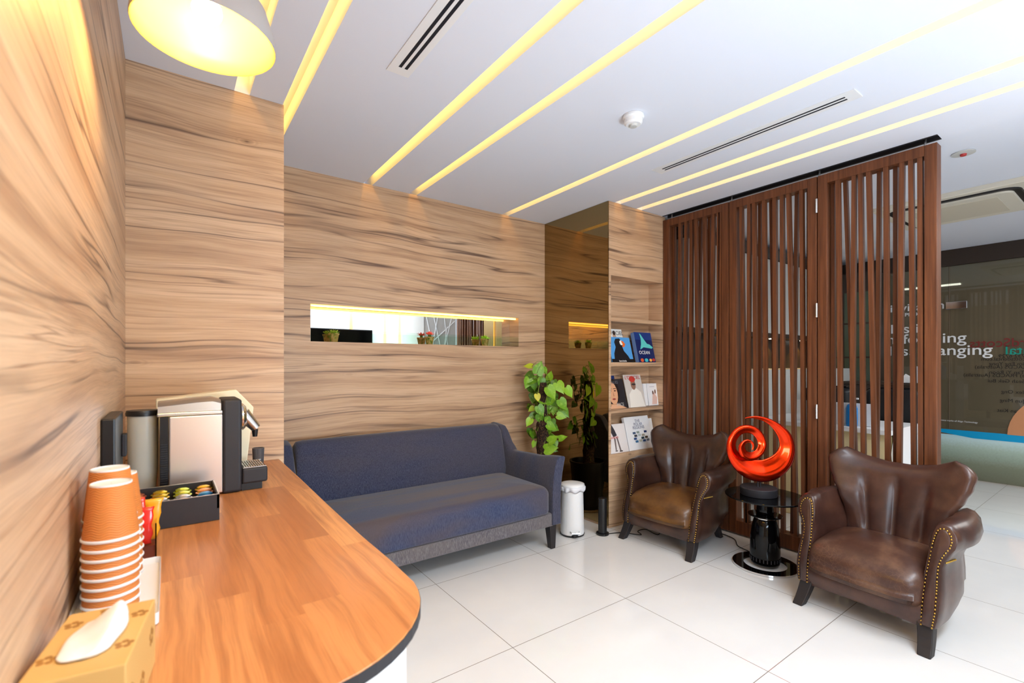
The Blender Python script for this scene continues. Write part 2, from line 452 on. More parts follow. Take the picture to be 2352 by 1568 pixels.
# wall behind the camera (seen in the mirrors) with the lit slots running down it
g = G(); xs = XL-0.1
for a, b, ye in slots:
    g.box(xs, a, YR-0.12, YR, 0, CEIL+0.1); xs = b
g.box(xs, 3.50, YR-0.12, YR, 0, CEIL+0.1); g.box(XL-0.1, 3.50, YR-0.14, YR-0.10, 0, CEIL+0.1)
struct('wall_entrance', g, 'white_wall')
names = ['leftmost, between lamp and left wall', 'second from left, beside the pillar edge', 'third from left, beside the ceiling vent above the sofa',
         'fourth from left, over the middle of the sofa', 'fifth from left, between smoke detector and far vent', 'sixth from left, ending above the bookshelf', 'rightmost, closest to the slatted screen']
for (a, b, ye), nm in zip(slots, names):
    t_ = thing('light_cove', 'warm yellow light slot in the white ceiling, '+nm, 'ceiling light', (a, 0.9, CEIL), group='light slots in the ceiling')
    G().box(a+0.004, a+0.018, YR, ye-0.008, CEIL+RD-0.012, CEIL+RD-0.002).build('led_strip', 'led', t_)
    G().box(a+0.004, a+0.016, YR-0.098, YR-0.088, 0.4, CEIL).build('led_strip', 'led', t_)

# wood return beside the screen, reception walls
g = G(); g.box(XS+0.05, XG, 2.62, 2.75, 0, CEIL+.01)
struct('wall_reception', g, 'grey_wall')
struct('wall_corridor', G().box(10.7, 10.8, -3.2, 3.6, 0, CEIL), mat('brown_corridor_panel', rgb(140, 112, 88), 0.5))
struct('wall_corridor_end', G().box(XG, 10.8, 3.3, 3.4, 0, CEIL), mat('brown_end_panel', rgb(82, 68, 54), 0.5))
M['darkwood'] = mat('dark_walnut', rgb(58, 46, 38), 0.45)
struct('trim_1', G().box(XG-0.03, XG+0.05, -3.2, 2.62, 2.335, CEIL+.01), 'darkwood')

# glass shopfront: panes, lettering and printed film
M['film_dark'] = mat('smoked_film', rgb(156, 134, 112), 0.3, alpha=0.72)
gw = thing('glass_partition', 'full-height clear glass shopfront with printed film beyond the screen', 'glass wall', (XG, 0.6, 0))
G().box(XG, XG+0.012, 1.40, 2.61, 0.01, 2.335).build('pane', 'shop_glass', gw)
G().box(XG, XG+0.012, -3.0, 1.39, 0.01, 2.335).build('door_pane', 'shop_glass', gw)
G().box(XG-0.03, XG-0.002, 1.245, 1.42, 1.855, 1.935).build('patch_fitting', 'chrome', gw, bevel=.004)
G().box(XG-0.02, XG-0.002, 1.17, 1.23, 0.0, 0.02).build('floor_fitting', 'chrome', gw)
G().box(XG+.013, XG+.015, -3.0, 2.61, .53, 2.335).build('smoked_film', 'film_dark', gw)
# printed lower film: sky-blue stripe over a pale gradient
m = mat('printed_teal_film', G4(.5), 0.25); t = NT(m); P = t.pos(); X, Y, Z = t.sep(P)
nz = t.math('ADD', Z, t.math('MULTIPLY', t.math('SUBTRACT', t.noise(P, 60.0, 4.0), 0.5), 0.06))
c = t.ramp(t.math('MULTIPLY', nz, 2.0), [(0.0, rgb(112, 112, 92)), (0.35, rgb(132, 138, 116)), (0.68, rgb(176, 196, 180)), (0.86, rgb(205, 230, 228)), (0.96, rgb(190, 228, 236))])
t.l(c, t.b.inputs['Base Color'])
G().box(XG-.004, XG-.002, -3.0, 2.0, 0.012, 0.475).build('printed_film', m, gw)
M['sky_blue'] = mat('sky_blue_print', rgb(0, 160, 214), 0.4)
G().prism([(-3.0, 0.45), (-3.0, 0.53), (2.0, 0.53), (2.0, 0.51), (1.45, 0.49), (1.2, 0.455)], 'X', XG-.006, XG-.0045).build('blue_stripe', 'sky_blue', gw)
M['skin_print'] = mat('peach_print', rgb(206, 142, 98), 0.5)
arc = [(0.945, 0.525)]+[(0.945-0.55*(1-math.cos(a*PI/24)), 0.525+0.50*math.sin(a*PI/24)) for a in range(1, 13)]+[(-0.3, 1.025), (-0.3, 0.525)]
G().prism(arc, 'X', XG-.0085, XG-.007).build('peach_print', 'skin_print', gw)
M['text_white'] = mat('white_lettering', rgb(240, 240, 240), 0.5)
M['text_red'] = mat('dark_red_lettering', rgb(120, 34, 30), 0.5)
M['text_teal'] = mat('teal_lettering', rgb(0, 150, 130), 0.5)
M['text_black'] = mat('black_lettering', rgb(28, 24, 22), 0.5)
for tx, y, z, s in [('invisalign', 1.430, 1.87, .125), ('PROVIDER', 1.50, 1.81, .055), ('This is', 1.590, 1.615, .150), ('transforming', 1.254, 1.490, .158), ('smiles, changing', 1.053, 1.352, .158)]:
    text_mesh('lettering', tx, s, 'text_white', (XG-.002, y, z), parent=gw, bold=0.0012, align='RIGHT', sx=1.12)
for tx, y, z, s, k in [('OrchardScotts', 1.232, 1.432, .125, 'text_red'), ('Dental', 0.965, 1.350, .130, 'text_teal')]:
    text_mesh('lettering', tx, s, k, (XG-.002, y, z), parent=gw, mirror=True, align='RIGHT', bold=.001)
for tx, y, z in [('T 6732 6729', 1.01, 1.318), ('www.orchardscottsdental.com', 1.142, 1.288), ('Dr Lim Eng Yong', 1.08, 1.238), ('BDS (Singapore) FRACDS (Australia)', 1.19, 1.205), ('Dr Tan Yi Roon', 1.08, 1.15),
                 ('BDS (Singapore) FRACDS (Australia)', 1.28, 1.118), ('Dr Seah Gek Bui', 1.09, 1.06), ('Dr Alex Ong', 0.99, 0.95), ('Dr Ong Jun Ming', 1.0, 0.86), ('Elizabeth Tan Huan Kiat', 1.02, 0.755)]:
    text_mesh('lettering', tx, .05, 'text_black', (XG-.002, y, z), parent=gw, mirror=True, align='RIGHT')
text_mesh('lettering', 'Invisalign, the Invisalign logo, and trademarks and/or service marks of Align Technology', .024, 'text_white', (XG-.002, 1.97, 0.618), parent=gw, sx=.95)

# corridor ceiling details seen through the glass
for y, lb in [(2.65, 'far white ceiling lamp seen through the glass above the poster, left one'), (2.15, 'white ceiling lamp seen through the glass next to the screen post')]:
    tag(G().box(9.9, 9.98, y-.30, y, CEIL-.02, CEIL-.001).build('corridor_lamp', 'downlight'), lb, 'ceiling light')
tag(G().lathe([(.001, -.05), (.05, -.048), (.07, -.02), (.075, 0)], (8.2, 1.25, CEIL-.001), 20).build('smoke_detector', 'white', smooth=True), 'small smoke detector on the corridor ceiling behind the glass', 'smoke detector')

# ------------------------------------------------------------------ slatted folding screen
def uY(u, X):
    a = (u-1176)/1087; S, C = math.sin(math.radians(36)), math.cos(math.radians(36))
    return X*(C-a*S)/(S+a*C)
panels = [(YF-.005, 1.905, [(1560, 1557), (1574, 1570), (1586, 1584), (1597, 1602), (1617, 1620), (1636, 1631), (1649, 1648), (1661, 1660)], [(1545, 1545), (1607, 1600), (1628, 1628)], 'left panel, beside the bookshelf'),
          (1.900, 1.312, [(1702, 1708), (1719, 1717), (1731, 1734), (1754, 1757), (1778, 1779), (1795, 1796), (1811, 1821), (1840, 1843)], [(1744, 1744), (1771, 1778), (1828, 1822), (1857, 1857)], 'middle panel, behind the red sculpture'),
          (1.307, 0.722, [(1924, 1929), (1960, 1956), (1976, 1981), (1995.5, 2006), (2034, 2037), (2070, 2065), (2092, 2097), (2113, 2117)], [(1912, 1912), (1943, 1960), (2018, 2013), (2056, 2056)], 'right panel, at the open end')]
ZB, ZT = 0.012, 2.462
for y1, y0, front, back, lb in panels:
    t_ = thing('screen_panel', 'red-brown slatted folding timber screen, '+lb, 'room divider', (XS, (y0+y1)/2, 0), group='folding slatted screen panels')
    F0, F1 = XS-.038, XS+.042
    G().box(F0, F1, y0, y0+.055, ZB, ZT).build('stile', 'slat', t_, bevel=.003)
    G().box(F0, F1, y1-.055, y1, ZB, ZT).build('stile', 'slat', t_, bevel=.003)
    G().box(F0, F1, y0+.055, y1-.055, ZT-.058, ZT).build('rail', 'slat', t_)
    G().box(F0, F1, y0+.055, y1-.055, ZB, ZB+.095).build('rail', 'slat', t_)
    for lst, xa, xb, w_ in ((front, XS-.034, XS-.004, .023), (back, XS+.010, XS+.036, .021)):
        for ut, ub in lst:
            yt, yb = uY(ut, xa), uY(ub, xa)
            dy = (yt-yb); zt, zb = ZT-.056, ZB+.093
            # positions were read at z~2.2 and z~.9: extend to the rails
            sl = dy/1.3; yT = yt+sl*(zt-2.2); yB = yb-sl*(.9-zb)
            yT = min(max(yT, y0+.058+w_/2), y1-.058-w_/2); yB = min(max(yB, y0+.058+w_/2), y1-.058-w_/2)
            h = w_/2
            G().hexa([(xa, yB-h, zb), (xb, yB-h, zb), (xb, yB+h, zb), (xa, yB+h, zb)], [(xa, yT-h, zt), (xb, yT-h, zt), (xb, yT+h, zt), (xa, yT+h, zt)]).build('slat', 'slat', t_)
    if y1 < 1.4:
        for z in (2.27, 1.60, 0.95, 0.40):
            G().tube([(XS-.046, y1+.003, z-.045), (XS-.046, y1+.003, z+.045)], .007, 8).build('hinge', 'steel', t_, smooth=40)
t_ = thing('sliding_track', 'dark recessed ceiling track above the slatted screen', 'track', (XS, 1.6, CEIL))
g = G(); g.box(XS-.045, XS+.045, .72, YF, CEIL+.03, CEIL+.04); g.box(XS-.045, XS-.03, .72, YF, CEIL-.002, CEIL+.03); g.box(XS+.03, XS+.045, .72, YF, CEIL-.002, CEIL+.03)
g.build('channel', 'charcoal', t_)
for y in (.78, 1.31, 1.9, 2.42):
    G().tube([(XS, y, ZT), (XS, y, CEIL+.03)], .006, 8).build('hanger', 'steel', t_)

# ------------------------------------------------------------------ bronze mirror and bookshelf
tag(G().box(XM-.006, XM, YF+.004, YB-.001, .02, CEIL-.002).build('bronze_mirror', 'bronze_mirror'), 'tall bronze-tinted mirror panel between alcove and bookshelf', 'mirror')
bs = thing('bookshelf', 'light oak built-in shelf with books next to the bronze mirror', 'bookshelf', (3.06, YF, 0))
SX0, SX1, SY = 2.742, 3.378, 2.63
G().box(XM+.001, SX0, YF, YB-.002, 0.001, CEIL-.002).build('side_panel', 'wall_wood', bs)
G().box(SX1, XS-.001, YF, YB-.002, 0.001, CEIL-.002).build('side_panel', 'wall_wood', bs)
G().box(SX0, SX1, YF, YB-.002, 1.935, CEIL-.002).build('header_panel', 'wall_wood', bs)
G().box(SX0, SX1, YF, YB-.002, 0.001, .56).build('base_panel', 'wall_wood', bs)
G().box(SX0, SX1, SY, YB-.002, .56, 1.935).build('back_panel', 'wall_wood', bs)
for z in (.905, 1.267, 1.613):
    G().box(SX0+.0005, SX1-.0005, YF, SY-.0005, z-.03, z).build('shelf', 'wall_wood', bs)

# ------------------------------------------------------------------ books and magazines
def C(r, g_, b): return mat('print_%d_%d_%d' % (r, g_, b), rgb(r, g_, b), 0.35)
PC = {}
def pc(*c):
    if c not in PC: PC[c] = C(*c)
    return PC[c]
def cover(name, label, cat, x0, z0, wd, ht, th, yf, lean=5, tilt=0, body=(240, 238, 235), art=[], texts=[], group='books and magazines on the oak shelf', spine=None, turn=0):
    """a book standing on the shelf and leaning back; x0 left edge, z0 shelf top. art: polygons (u,v in 0..1)"""
    o = thing(name, label, cat, (x0, yf, z0+.001), group=group)
    o.rotation_euler = (-math.radians(lean), math.radians(tilt), math.radians(turn))
    b = G().box(0, wd, 0, th, 0, ht).build('cover', pc(*body), o, rel=True, bevel=.001)
    if th > .012:
        G().box(-.0006+wd*.02, wd+.0008, .003, th-.003, .003, ht-.0).box(.004, wd+.0008, .003, th-.003, ht, ht+.0008).build('pages', 'paper', o, rel=True)
    if spine: G().box(-.0008, 0, .001, th-.001, .002, ht-.002).build('spine', pc(*spine), o, rel=True)
    if art:
        g = G(); ms = []
        for i, (col, poly) in enumerate(art):
            ms.append(pc(*col)); g.prism([(p[0]*wd, p[1]*ht) for p in poly], 'Y', -.0006-.0003*i, -.0001-.0003*i, m=i)
        g.build('cover_print', ms, o, rel=True)
    for tx, u, v, s, col in texts:
        q = text_mesh('title', tx, s*ht, pc(*col), (0, 0, 0), facing='-Y', ext=.0002)
        for vv in q.data.vertices: vv.co = Vector(vv.co)+Vector((u*wd, -.0014-.0003*len(art), v*ht))
        q.parent = o
    return o
def ell(cx, cy, rx, ry, n=16, a0=0): return [(cx+rx*math.cos(2*PI*i/n+a0), cy+ry*math.sin(2*PI*i/n+a0)) for i in range(n)]
R = lambda a, b, c, d: [(a, b), (c, b), (c, d), (a, d)]
# upper shelf
cover('magazine', 'white fashion magazine behind the bird magazine, only its title showing', 'magazine', 2.765, 1.267, .215, .275, .006, 2.525, 14,
      art=[((205, 165, 140), ell(.55, .78, .09, .13)), ((70, 50, 44), ell(.55, .88, .08, .07))], texts=[("L'OFFICIEL", .04, .82, .17, (70, 66, 66))])
cover('magazine', 'blue magazine with black orange-beaked bird on the cover', 'magazine', 2.775, 1.267, .25, .205, .006, 2.498, 14, body=(84, 158, 222),
      art=[((24, 22, 24), R(0, 0, 1, .13)), ((30, 28, 30), [(.12, .1), (.85, .1), (.78, .25), (.62, .45), (.58, .62), (.62, .8), (.5, .95), (.32, .93), (.24, .8), (.27, .6), (.15, .35)]),
           ((240, 240, 235), ell(.56, .78, .07, .10)), ((236, 108, 36), [(.56, .86), (.66, .84), (.74, .72), (.66, .6), (.58, .62), (.62, .72)]), ((250, 250, 250), ell(.5, .82, .02, .02))],
      texts=[('kamchatka', .3, .02, .10, (240, 240, 240))])
cover('book', 'dark blue hardback titled OCEAN with turquoise whale tail', 'book', 3.090, 1.267, .215, .255, .036, 2.498, 13, body=(18, 34, 92), spine=(110, 140, 190),
      art=[((26, 58, 130), R(0, .75, 1, 1)), ((96, 206, 200), [(.2, .42), (.42, .5), (.9, .46), (.98, .5), (.8, .6), (.66, .62), (.5, .78), (.36, .94), (.3, .96), (.34, .78), (.3, .6)]),
           ((222, 96, 50), ell(.2, .07, .09, .06)), ((70, 190, 200), ell(.45, .07, .10, .06)), ((240, 170, 70), ell(.70, .07, .08, .05)), ((200, 60, 40), ell(.88, .08, .08, .05))],
      texts=[('OCEAN', .08, .27, .155, (250, 250, 250))])
# middle shelf
cover('magazine', 'navy-topped magazine tucked behind the face magazine', 'magazine', 2.762, .905, .135, .262, .005, 2.535, 13, body=(28, 48, 104))
cover('magazine', 'dark magazine with close-up portrait titled FACE', 'magazine', 2.750, .905, .212, .235, .006, 2.508, 14, body=(44, 40, 44),
      art=[((34, 24, 22), ell(.34, .58, .36, .44)), ((222, 164, 124), ell(.34, .52, .25, .38)), ((206, 150, 110), R(.12, 0, .6, .16)), ((224, 170, 132), [(.0, 0), (.95, 0), (.62, .12), (.2, .14)]),
           ((60, 36, 30), ell(.22, .6, .06, .02)), ((60, 36, 30), ell(.46, .6, .06, .02)), ((60, 40, 34), R(.14, .66, .3, .68)), ((60, 40, 34), R(.38, .66, .54, .68)), ((170, 76, 66), ell(.34, .32, .09, .03)), ((190, 130, 96), [(.33, .42), (.38, .42), (.35, .56)])],
      texts=[('VOGUES', .1, .84, .14, (110, 112, 120)), ('FACE', .42, .08, .15, (200, 196, 190))])
cover('magazine', 'fashion magazine with a capped man in a white sweatshirt, red title', 'magazine', 2.968, .905, .212, .268, .007, 2.498, 14, body=(206, 198, 190),
      art=[((236, 230, 220), [(.1, 0), (.95, 0), (.85, .45), (.62, .58), (.4, .58), (.15, .4)]), ((150, 110, 90), ell(.47, .7, .14, .17)), ((206, 60, 50), ell(.46, .86, .18, .09)), ((60, 50, 48), ell(.5, .7, .12, .03))],
      texts=[("L'OFFICIEL", .05, .86, .15, (196, 70, 62))])
for i, (x, lb) in enumerate([(3.165, 'slim white booklet, leftmost of the fanned set on the middle shelf'), (3.200, 'slim white booklet, second of the fanned set on the middle shelf'), (3.235, 'slim white booklet with two figures, front of the fanned set')]):
    cover('booklet', lb, 'booklet', x+.022, .905, .125, .185, .010, 2.552-.013*i, 8, body=(238, 236, 236), spine=(226, 224, 226), group='white booklets on the middle shelf',
          art=[((226, 190, 176), [(.3, .05), (.8, .05), (.9, .35), (.6, .6), (.45, .5)]), ((90, 60, 50), ell(.5, .58, .07, .09)), ((110, 70, 56), ell(.74, .62, .07, .10)), ((180, 176, 180), R(.2, .84, .7, .86))] if i == 2 else [])
# lower shelf
cover('magazine', 'white magazine with red title and sketched walking figure, lowest shelf', 'magazine', 2.752, .56, .215, .225, .005, 2.498, 14, body=(232, 224, 220),
      art=[((60, 56, 60), [(.3, .55), (.5, .6), (.42, .8), (.3, 1.0), (.16, .92), (.2, .75)]), ((120, 106, 104), [(.3, .1), (.36, .1), (.4, .5), (.32, .55)]), ((120, 106, 104), [(.52, .08), (.6, .06), (.52, .5), (.44, .55)]), ((70, 60, 60), R(.28, .06, .4, .09)), ((70, 60, 60), R(.5, .03, .66, .07))],
      texts=[('SEASONS', .12, .5, .10, (214, 90, 86))])
th_ = [((90, 110, 140), R(.25+.155*(i % 4)+.04*(i//4 % 2), .47-.085*(i//4)+.012*(i % 2), .25+.155*(i % 4)+.04*(i//4 % 2)+.115, .47-.085*(i//4)+.065+.012*(i % 2))) for i in range(16) if i not in (2, 7, 9)]
cl_ = [(70, 90, 120), (150, 160, 150), (40, 60, 110), (60, 60, 66), (180, 190, 190), (170, 160, 140), (50, 80, 130), (40, 60, 70), (90, 70, 50), (60, 110, 150), (190, 190, 170), (60, 90, 140), (110, 120, 130)]
cover('book', 'large white hardback titled THE POLAR REGIONS with small photo grid', 'book', 2.975, .56, .300, .268, .026, 2.498, 14, body=(236, 235, 235), spine=(214, 214, 218),
      art=[(cl_[i], th_[i][1]) for i in range(13)],
      texts=[('THE', .40, .82, .13, (150, 156, 176)), ('POLAR', .33, .72, .13, (150, 156, 176)), ('REGIONS', .27, .62, .13, (150, 156, 176))])
cover('book', 'plain white book mostly hidden behind the large white hardback', 'book', 3.20, .56, .155, .235, .012, 2.535, 12)

# ------------------------------------------------------------------ sofa
SXa, SXb, SYf, SYb = 0.53, 2.185, 2.42, 3.20
so = thing('sofa', 'navy blue woven sofa with flared arms standing in the alcove', 'sofa', (1.36, 2.8, 0))
IX0, IX1 = SXa+.085, SXb-.085
G().box(IX0-.02, IX1+.02, SYf+.012, SYb-.03, .155, .245).build('base', 'grey_weave', so, bevel=.012, seg=3)
def cushion(x0, x1, y0, y1, z0, z1, dome, r=.035, nx=28, ny=14):
    """rounded box, softly domed"""
    rings = []
    def ring(inset, z):
        pts = []
        a0, a1, b0, b1 = x0+inset, x1-inset, y0+inset, y1-inset
        cr = max(r*1.3-inset*.6, .006)
        for cx, cy, s in ((a1-cr, b1-cr, 0), (a0+cr, b1-cr, 1), (a0+cr, b0+cr, 2), (a1-cr, b0+cr, 3)):
            for k in range(6):
                a = PI/2*(s+k/5); pts.append((cx+cr*math.cos(a), cy+cr*math.sin(a), z))
        return pts
    rings.append(ring(.02, z0)); rings.append(ring(.003, z0+.006)); rings.append(ring(0, z0+.02)); rings.append(ring(0, z1-r))
    for k in range(1, 6):
        a = PI/2*k/5; rings.append(ring(r*(1-math.cos(a)), z1-r+r*math.sin(a)))
    W = min(x1-x0, y1-y0)/2
    for k in range(1, 7):
        f = k/6; rings.append(ring(r+(W-r-.012)*f, z1+dome*(1-(1-f)**2)))
    return G().loft(rings)
cushion(IX0, IX1, SYf, 3.05, .245, .428, .018, r=.055).build('seat', 'navy_seat', so, smooth=60)
# backrest: leaning slab with soft top
prof = [(2.965, .40), (2.955, .46), (2.985, .60), (3.02, .72), (3.04, .765), (3.065, .785), (3.10, .79), (3.13, .78), (3.15, .75), (3.16, .60), (3.16, .30), (3.05, .28)]
rg = []
for x, k in [(IX0+.0, .88), (IX0+.012, .97), (IX0+.05, 1.0), (1.35, 1.01), (IX1-.05, 1.0), (IX1-.012, .97), (IX1, .88)]:
    cy, cz = 3.07, .55
    rg.append([(x, cy+(p[0]-cy)*k, cz+(p[1]-cz)*(k if p[1] > .5 else 1)) for p in prof])
G().loft(rg).build('backrest', 'navy', so, smooth=50)
def arm(side):
    rg = []
    xi = IX0 if side < 0 else IX1
    n = 26
    for i in range(n+1):
        y = SYf+(SYb-SYf)*i/n
        top = interp(y, [(SYf, .625), (SYf+.25, .60), (SYf+.50, .595), (2.99, .655), (3.05, .74), (3.09, .775), (3.2, .785)])
        fl = interp(y, [(SYf, .045), (2.75, .035), (3.0, .012), (3.2, .0)])
        T = .072
        pts = []
        for k, z in enumerate([.165, .25, .35, .45, .52, top-.045, top-.018]):
            f = max(0, (z-.35)/(top-.35)); pts.append((xi+side*(T+fl*f*f), y, z))
        ft = fl
        pts += [(xi+side*(T+ft-.008), y, top-.006), (xi+side*(T*.55+ft), y, top), (xi+side*(T*.22+ft*.9), y, top-.004), (xi+side*(.004+ft*.8), y, top-.022)]
        for z in [top-.06, .50, .42, .34, .25, .165]:
            f = max(0, (z-.35)/(top-.35)); pts.append((xi+side*(fl*f*f*.9), y, z))
        rg.append(pts)
    return G().loft(rg).build('arm', 'navy', so, smooth=55, bevel=.008, seg=2)
arm(-1); arm(1)
for x, y, dx, dy in ((SXb-.065, SYf+.05, .0, -.012), (SXa+.065, SYf+.05, 0, -.012), (SXb-.065, SYb-.07, 0, .012), (SXa+.065, SYb-.07, 0, .012)):
    a, b = .030, .019
    G().hexa([(x+dx-b, y+dy-b, 0), (x+dx+b, y+dy-b, 0), (x+dx+b, y+dy+b, 0), (x+dx-b, y+dy+b, 0)], [(x-a, y-a, .168), (x+a, y-a, .168), (x+a, y+a, .168), (x-a, y+a, .168)]).build('leg', 'leg_wood', so, bevel=.003)

# ------------------------------------------------------------------ leather armchairs
def armchair(label, loc, rz, leath, seatm):
    """local frame: x to the sitter's left-right, +y towards the front"""
    t_ = thing('armchair', label, 'armchair', loc, rz, group='leather wingback armchairs')
    def B(g, n, m, **k): return g.build(n, m, t_, rel=True, **k)
    YFr = .285
    # apron with bowed front
    rg = []
    for z, ins in [(.105, .035), (.112, .012), (.14, 0), (.185, 0), (.20, .012)]:
        pts = []
        for i in range(21):
            x = -.235+.47*i/20; s = x/.235
            pts.append((x*(1-ins*.4), YFr-.012+.018*(1-s*s)-ins, z + .014*(s*s)*(1 if z < .13 else 0)*-1))
        pts += [(.225, -.22+ins, z), (-.225, -.22+ins, z)]
        rg.append(pts)
    B(G().loft(rg), 'apron', leath, smooth=50)
    # seat cushion
    rg = []
    def sring(k, z, cr):
        pts = []
        for i in range(44):
            a = 2*PI*i/44; c_, s_ = math.cos(a), math.sin(a)
            ex = 2/7.5
            px = math.copysign(abs(c_)**ex, c_)*.245*k; py = math.copysign(abs(s_)**ex, s_)
            yc = .055; hy = .245 if py > 0 else .20
            y = yc+py*hy*k
            if py > 0: y += .018*(1-(px/.245)**2)*k
            zz = z+cr*(1-(px/.245)**2)*(1-abs(py*k)**2)
            # front dips lower than the back
            zz -= .045*max(0, py*k)**2*(1 if z > .22 else 0)
            pts.append((px, y, zz))
        return pts
    for k, z, cr in [(.95, .184, 0), (.99, .190, 0), (1.005, .21, 0), (1.005, .25, 0), (1.0, .29, 0), (.985, .315, .004), (.95, .332, .012), (.88, .345, .018), (.75, .352, .024), (.55, .356, .028), (.35, .358, .03), (.15, .358, .03), (.02, .358, .03)]:
        rg.append(sring(k, z, cr))
    B(G().loft(rg), 'seat_cushion', seatm, smooth=True)
    # winged back
    NS, NT_ = 40, 34; rg = []
    zb = .22
    for j in range(NT_+1):
        t = j/NT_
        front = []; rear = []
        for i in range(NS+1):
            s = -1+2*i/NS
            ztop = .722+.062*abs(s)**2.0
            z = zb+(ztop-zb)*t
            wv = interp(z, [(.22, .225), (.46, .232), (.54, .25), (.60, .282), (.66, .306), (.72, .318), (.80, .30)])
            # round off the ears
            tt = max(0, (z-.70)/.10); wv *= 1-.10*tt**2
            ang = s
            x = wv*ang
            yc = -.115-.115*((z-.22)/.55)**1.0
            wing = .085*abs(s)**2.6*smooth01((z-.36)/.2)
            th = .050*(1-abs(s)**7)**.5+.006
            cap = 1.0
            if t > .86: cap = math.sqrt(max(0, 1-((t-.86)/.14)**2)); wv *= 1-.16*(1-cap)
            x = wv*ang
            th = max(th*cap, .0025)
            pl = 0
            ax = x*(1.0-.35*t) 
            if abs(x) < .17:
                fade = smooth01((.17-abs(x))/.05)*smooth01((z-.28)/.1)*smooth01((.70-z)/.12)
                cyc = abs(math.sin((x*(1-.28*(z-.4)/.3))/.058*PI*.5+PI/4*0))
                pl = -.026*(1-cyc)**1.4*fade
            front.append((x, yc+wing+th+pl, z))
            rear.append((x, yc+wing*.75-th*.8, z))
        rg.append(front+rear[::-1])
    B(G().loft(rg), 'backrest', leath, smooth=True)
    # rolled arms
    for sd in (-1, 1):
        base = [(.222, .112), (.226, .16), (.226, .25), (.230, .33), (.236, .40), (.238, .46), (.246, .505), (.258, .537), (.281, .548), (.305, .540), (.323, .515), (.328, .482), (.322, .450), (.308, .420), (.298, .395), (.290, .365), (.292, .32), (.297, .26), (.298, .20), (.292, .15), (.284, .112)]
        cxz = (.262, .33)
        rg = []
        NY_ = 22
        for i in range(NY_+1):
            f = i/NY_                        # 0 front .. 1 back
            y = YFr - .012 + .0 - f*.50
            grow = interp(f, [(0, .0), (.10, .010), (.35, .026), (.7, .024), (1, .008)])
            ins = 1.0
            if i == 0: ins = .90
            if i == 1: ins = .97
            yy = YFr-.010 if i == 0 else (YFr-.018 if i == 1 else y)
            pts = []
            for (px, pz) in base:
                x, z = px, pz
                if pz > .42: # roll swells outwards behind the front panel
                    x += grow*smooth01((px-.25)/.09)*1.3; z += grow*.35*smooth01((pz-.5)/.04)
                elif px > .26:
                    x += grow*.35
                    x -= .03*smooth01(f)*smooth01((.2-pz)/.1)
                    z += .03*smooth01(f-.2)*smooth01((.2-pz)/.1)
                cc = (.262, max(.15, min(pz, .50)))
                if pz > .44: cc = (.290, .49)
                x = cc[0]+(x-cc[0])*ins; z = cc[1]+(z-cc[1])*ins
                lean = -.11*smooth01((z-.10)/.50)    # the front panel leans back
                x -= .0
                taper = -.045*smooth01((f-.45)/.55)*(1 if pz < .45 else .5)
                pts.append((sd*(x+taper), yy+lean*(1-f), z))
            rg.append(pts)
        ARM = B(G().loft(rg), 'arm', leath, smooth=50)
        # front facing panel inside the nail line
        def fy(z, d=0): return YFr-.010-.11*smooth01((z-.10)/.50)+d
        path = [(.236, .115), (.237, .17), (.238, .25), (.241, .33), (.247, .40), (.250, .455), (.257, .495), (.267, .521), (.281, .529), (.298, .522), (.310, .503), (.314, .478), (.309, .454), (.297, .430), (.284, .402), (.277, .368), (.278, .32), (.281, .26), (.281, .18), (.273, .115)]
        # resample
        P = []; sp = .0112
        dense = []
        for a, b in zip(path, path[1:]):
            for k in range(10): dense.append((lerp(a[0], b[0], k/10), lerp(a[1], b[1], k/10)))
        dense.append(path[-1]); last = dense[0]; P.append(last)
        for p in dense[1:]:
            if math.hypot(p[0]-last[0], p[1]-last[1]) >= sp: P.append(p); last = p
        g = G()
        for x, z in P: g.sphere((sd*x, fy(z)+.0015, z), .0044, 7, 4, sc=(1, .8, 1))
        if True:
            for k in range(9):               # short row under the roll on the outer side
                f = k/8; g.sphere((sd*(.300+.004*f), YFr-.088-.10*f, .388-.006*f), .0038, 6, 4)
        g.build('nailhead_trim', 'brass', ARM, rel=True, smooth=True)
        g = G()
        g.loft([[(sd*x, fy(z, .003), z) for x, z in P], [(sd*(.262+(x-.262)*.72 if z < .44 else .289+(x-.289)*.72), fy(z, .007), .3+(z-.3)*.985) for x, z in P]])
        g.build('arm_facing', leath, ARM, rel=True, smooth=True)
    # legs
    for sd in (-1, 1):
        rg = []
        for f in [0, .25, .5, .75, 1.0]:
            h = .030-.006*f; yo = .235+.030*f+.040*f*f; xo = .243+.018*f
            z = .135*(1-f)
            rg.append([(sd*(xo-h), yo-h, z), (sd*(xo+h), yo-h, z), (sd*(xo+h), yo+h, z+.0), (sd*(xo-h), yo+h, z)])
        B(G().loft(rg), 'leg', 'leg_wood', bevel=.004)
        rg = []
        for f in [0, .25, .5, .75, 1.0]:
            h = .026-.006*f; yo = -.17-.05*f-.03*f*f; xo = .18
            z = .16*(1-f)
            rg.append([(sd*(xo-h), yo-h, z), (sd*(xo+h), yo-h, z), (sd*(xo+h), yo+h, z), (sd*(xo-h), yo+h, z)])
        B(G().loft(rg), 'leg', 'leg_wood', bevel=.004)
    # outer back filler between arms and back
    rg = []
    for z, k in [(.11, .86), (.15, .95), (.30, 1), (.42, 1), (.46, .93)]:
        rg.append([(-.215*k, -.15, z), (.215*k, -.15, z), (.245*k, -.17, z), (.22*k, -.235*k, z), (.10, -.25*k, z), (-.10, -.25*k, z), (-.22*k, -.235*k, z), (-.245*k, -.17, z)])
    B(G().loft(rg), 'outer_back', leath, smooth=60, bevel=.01)
    return t_
armchair('dark brown leather armchair with golden worn seat, beside the bookshelf', (2.975, 2.055, 0), PI/2+math.radians(4), 'leather_a', 'seat_a')
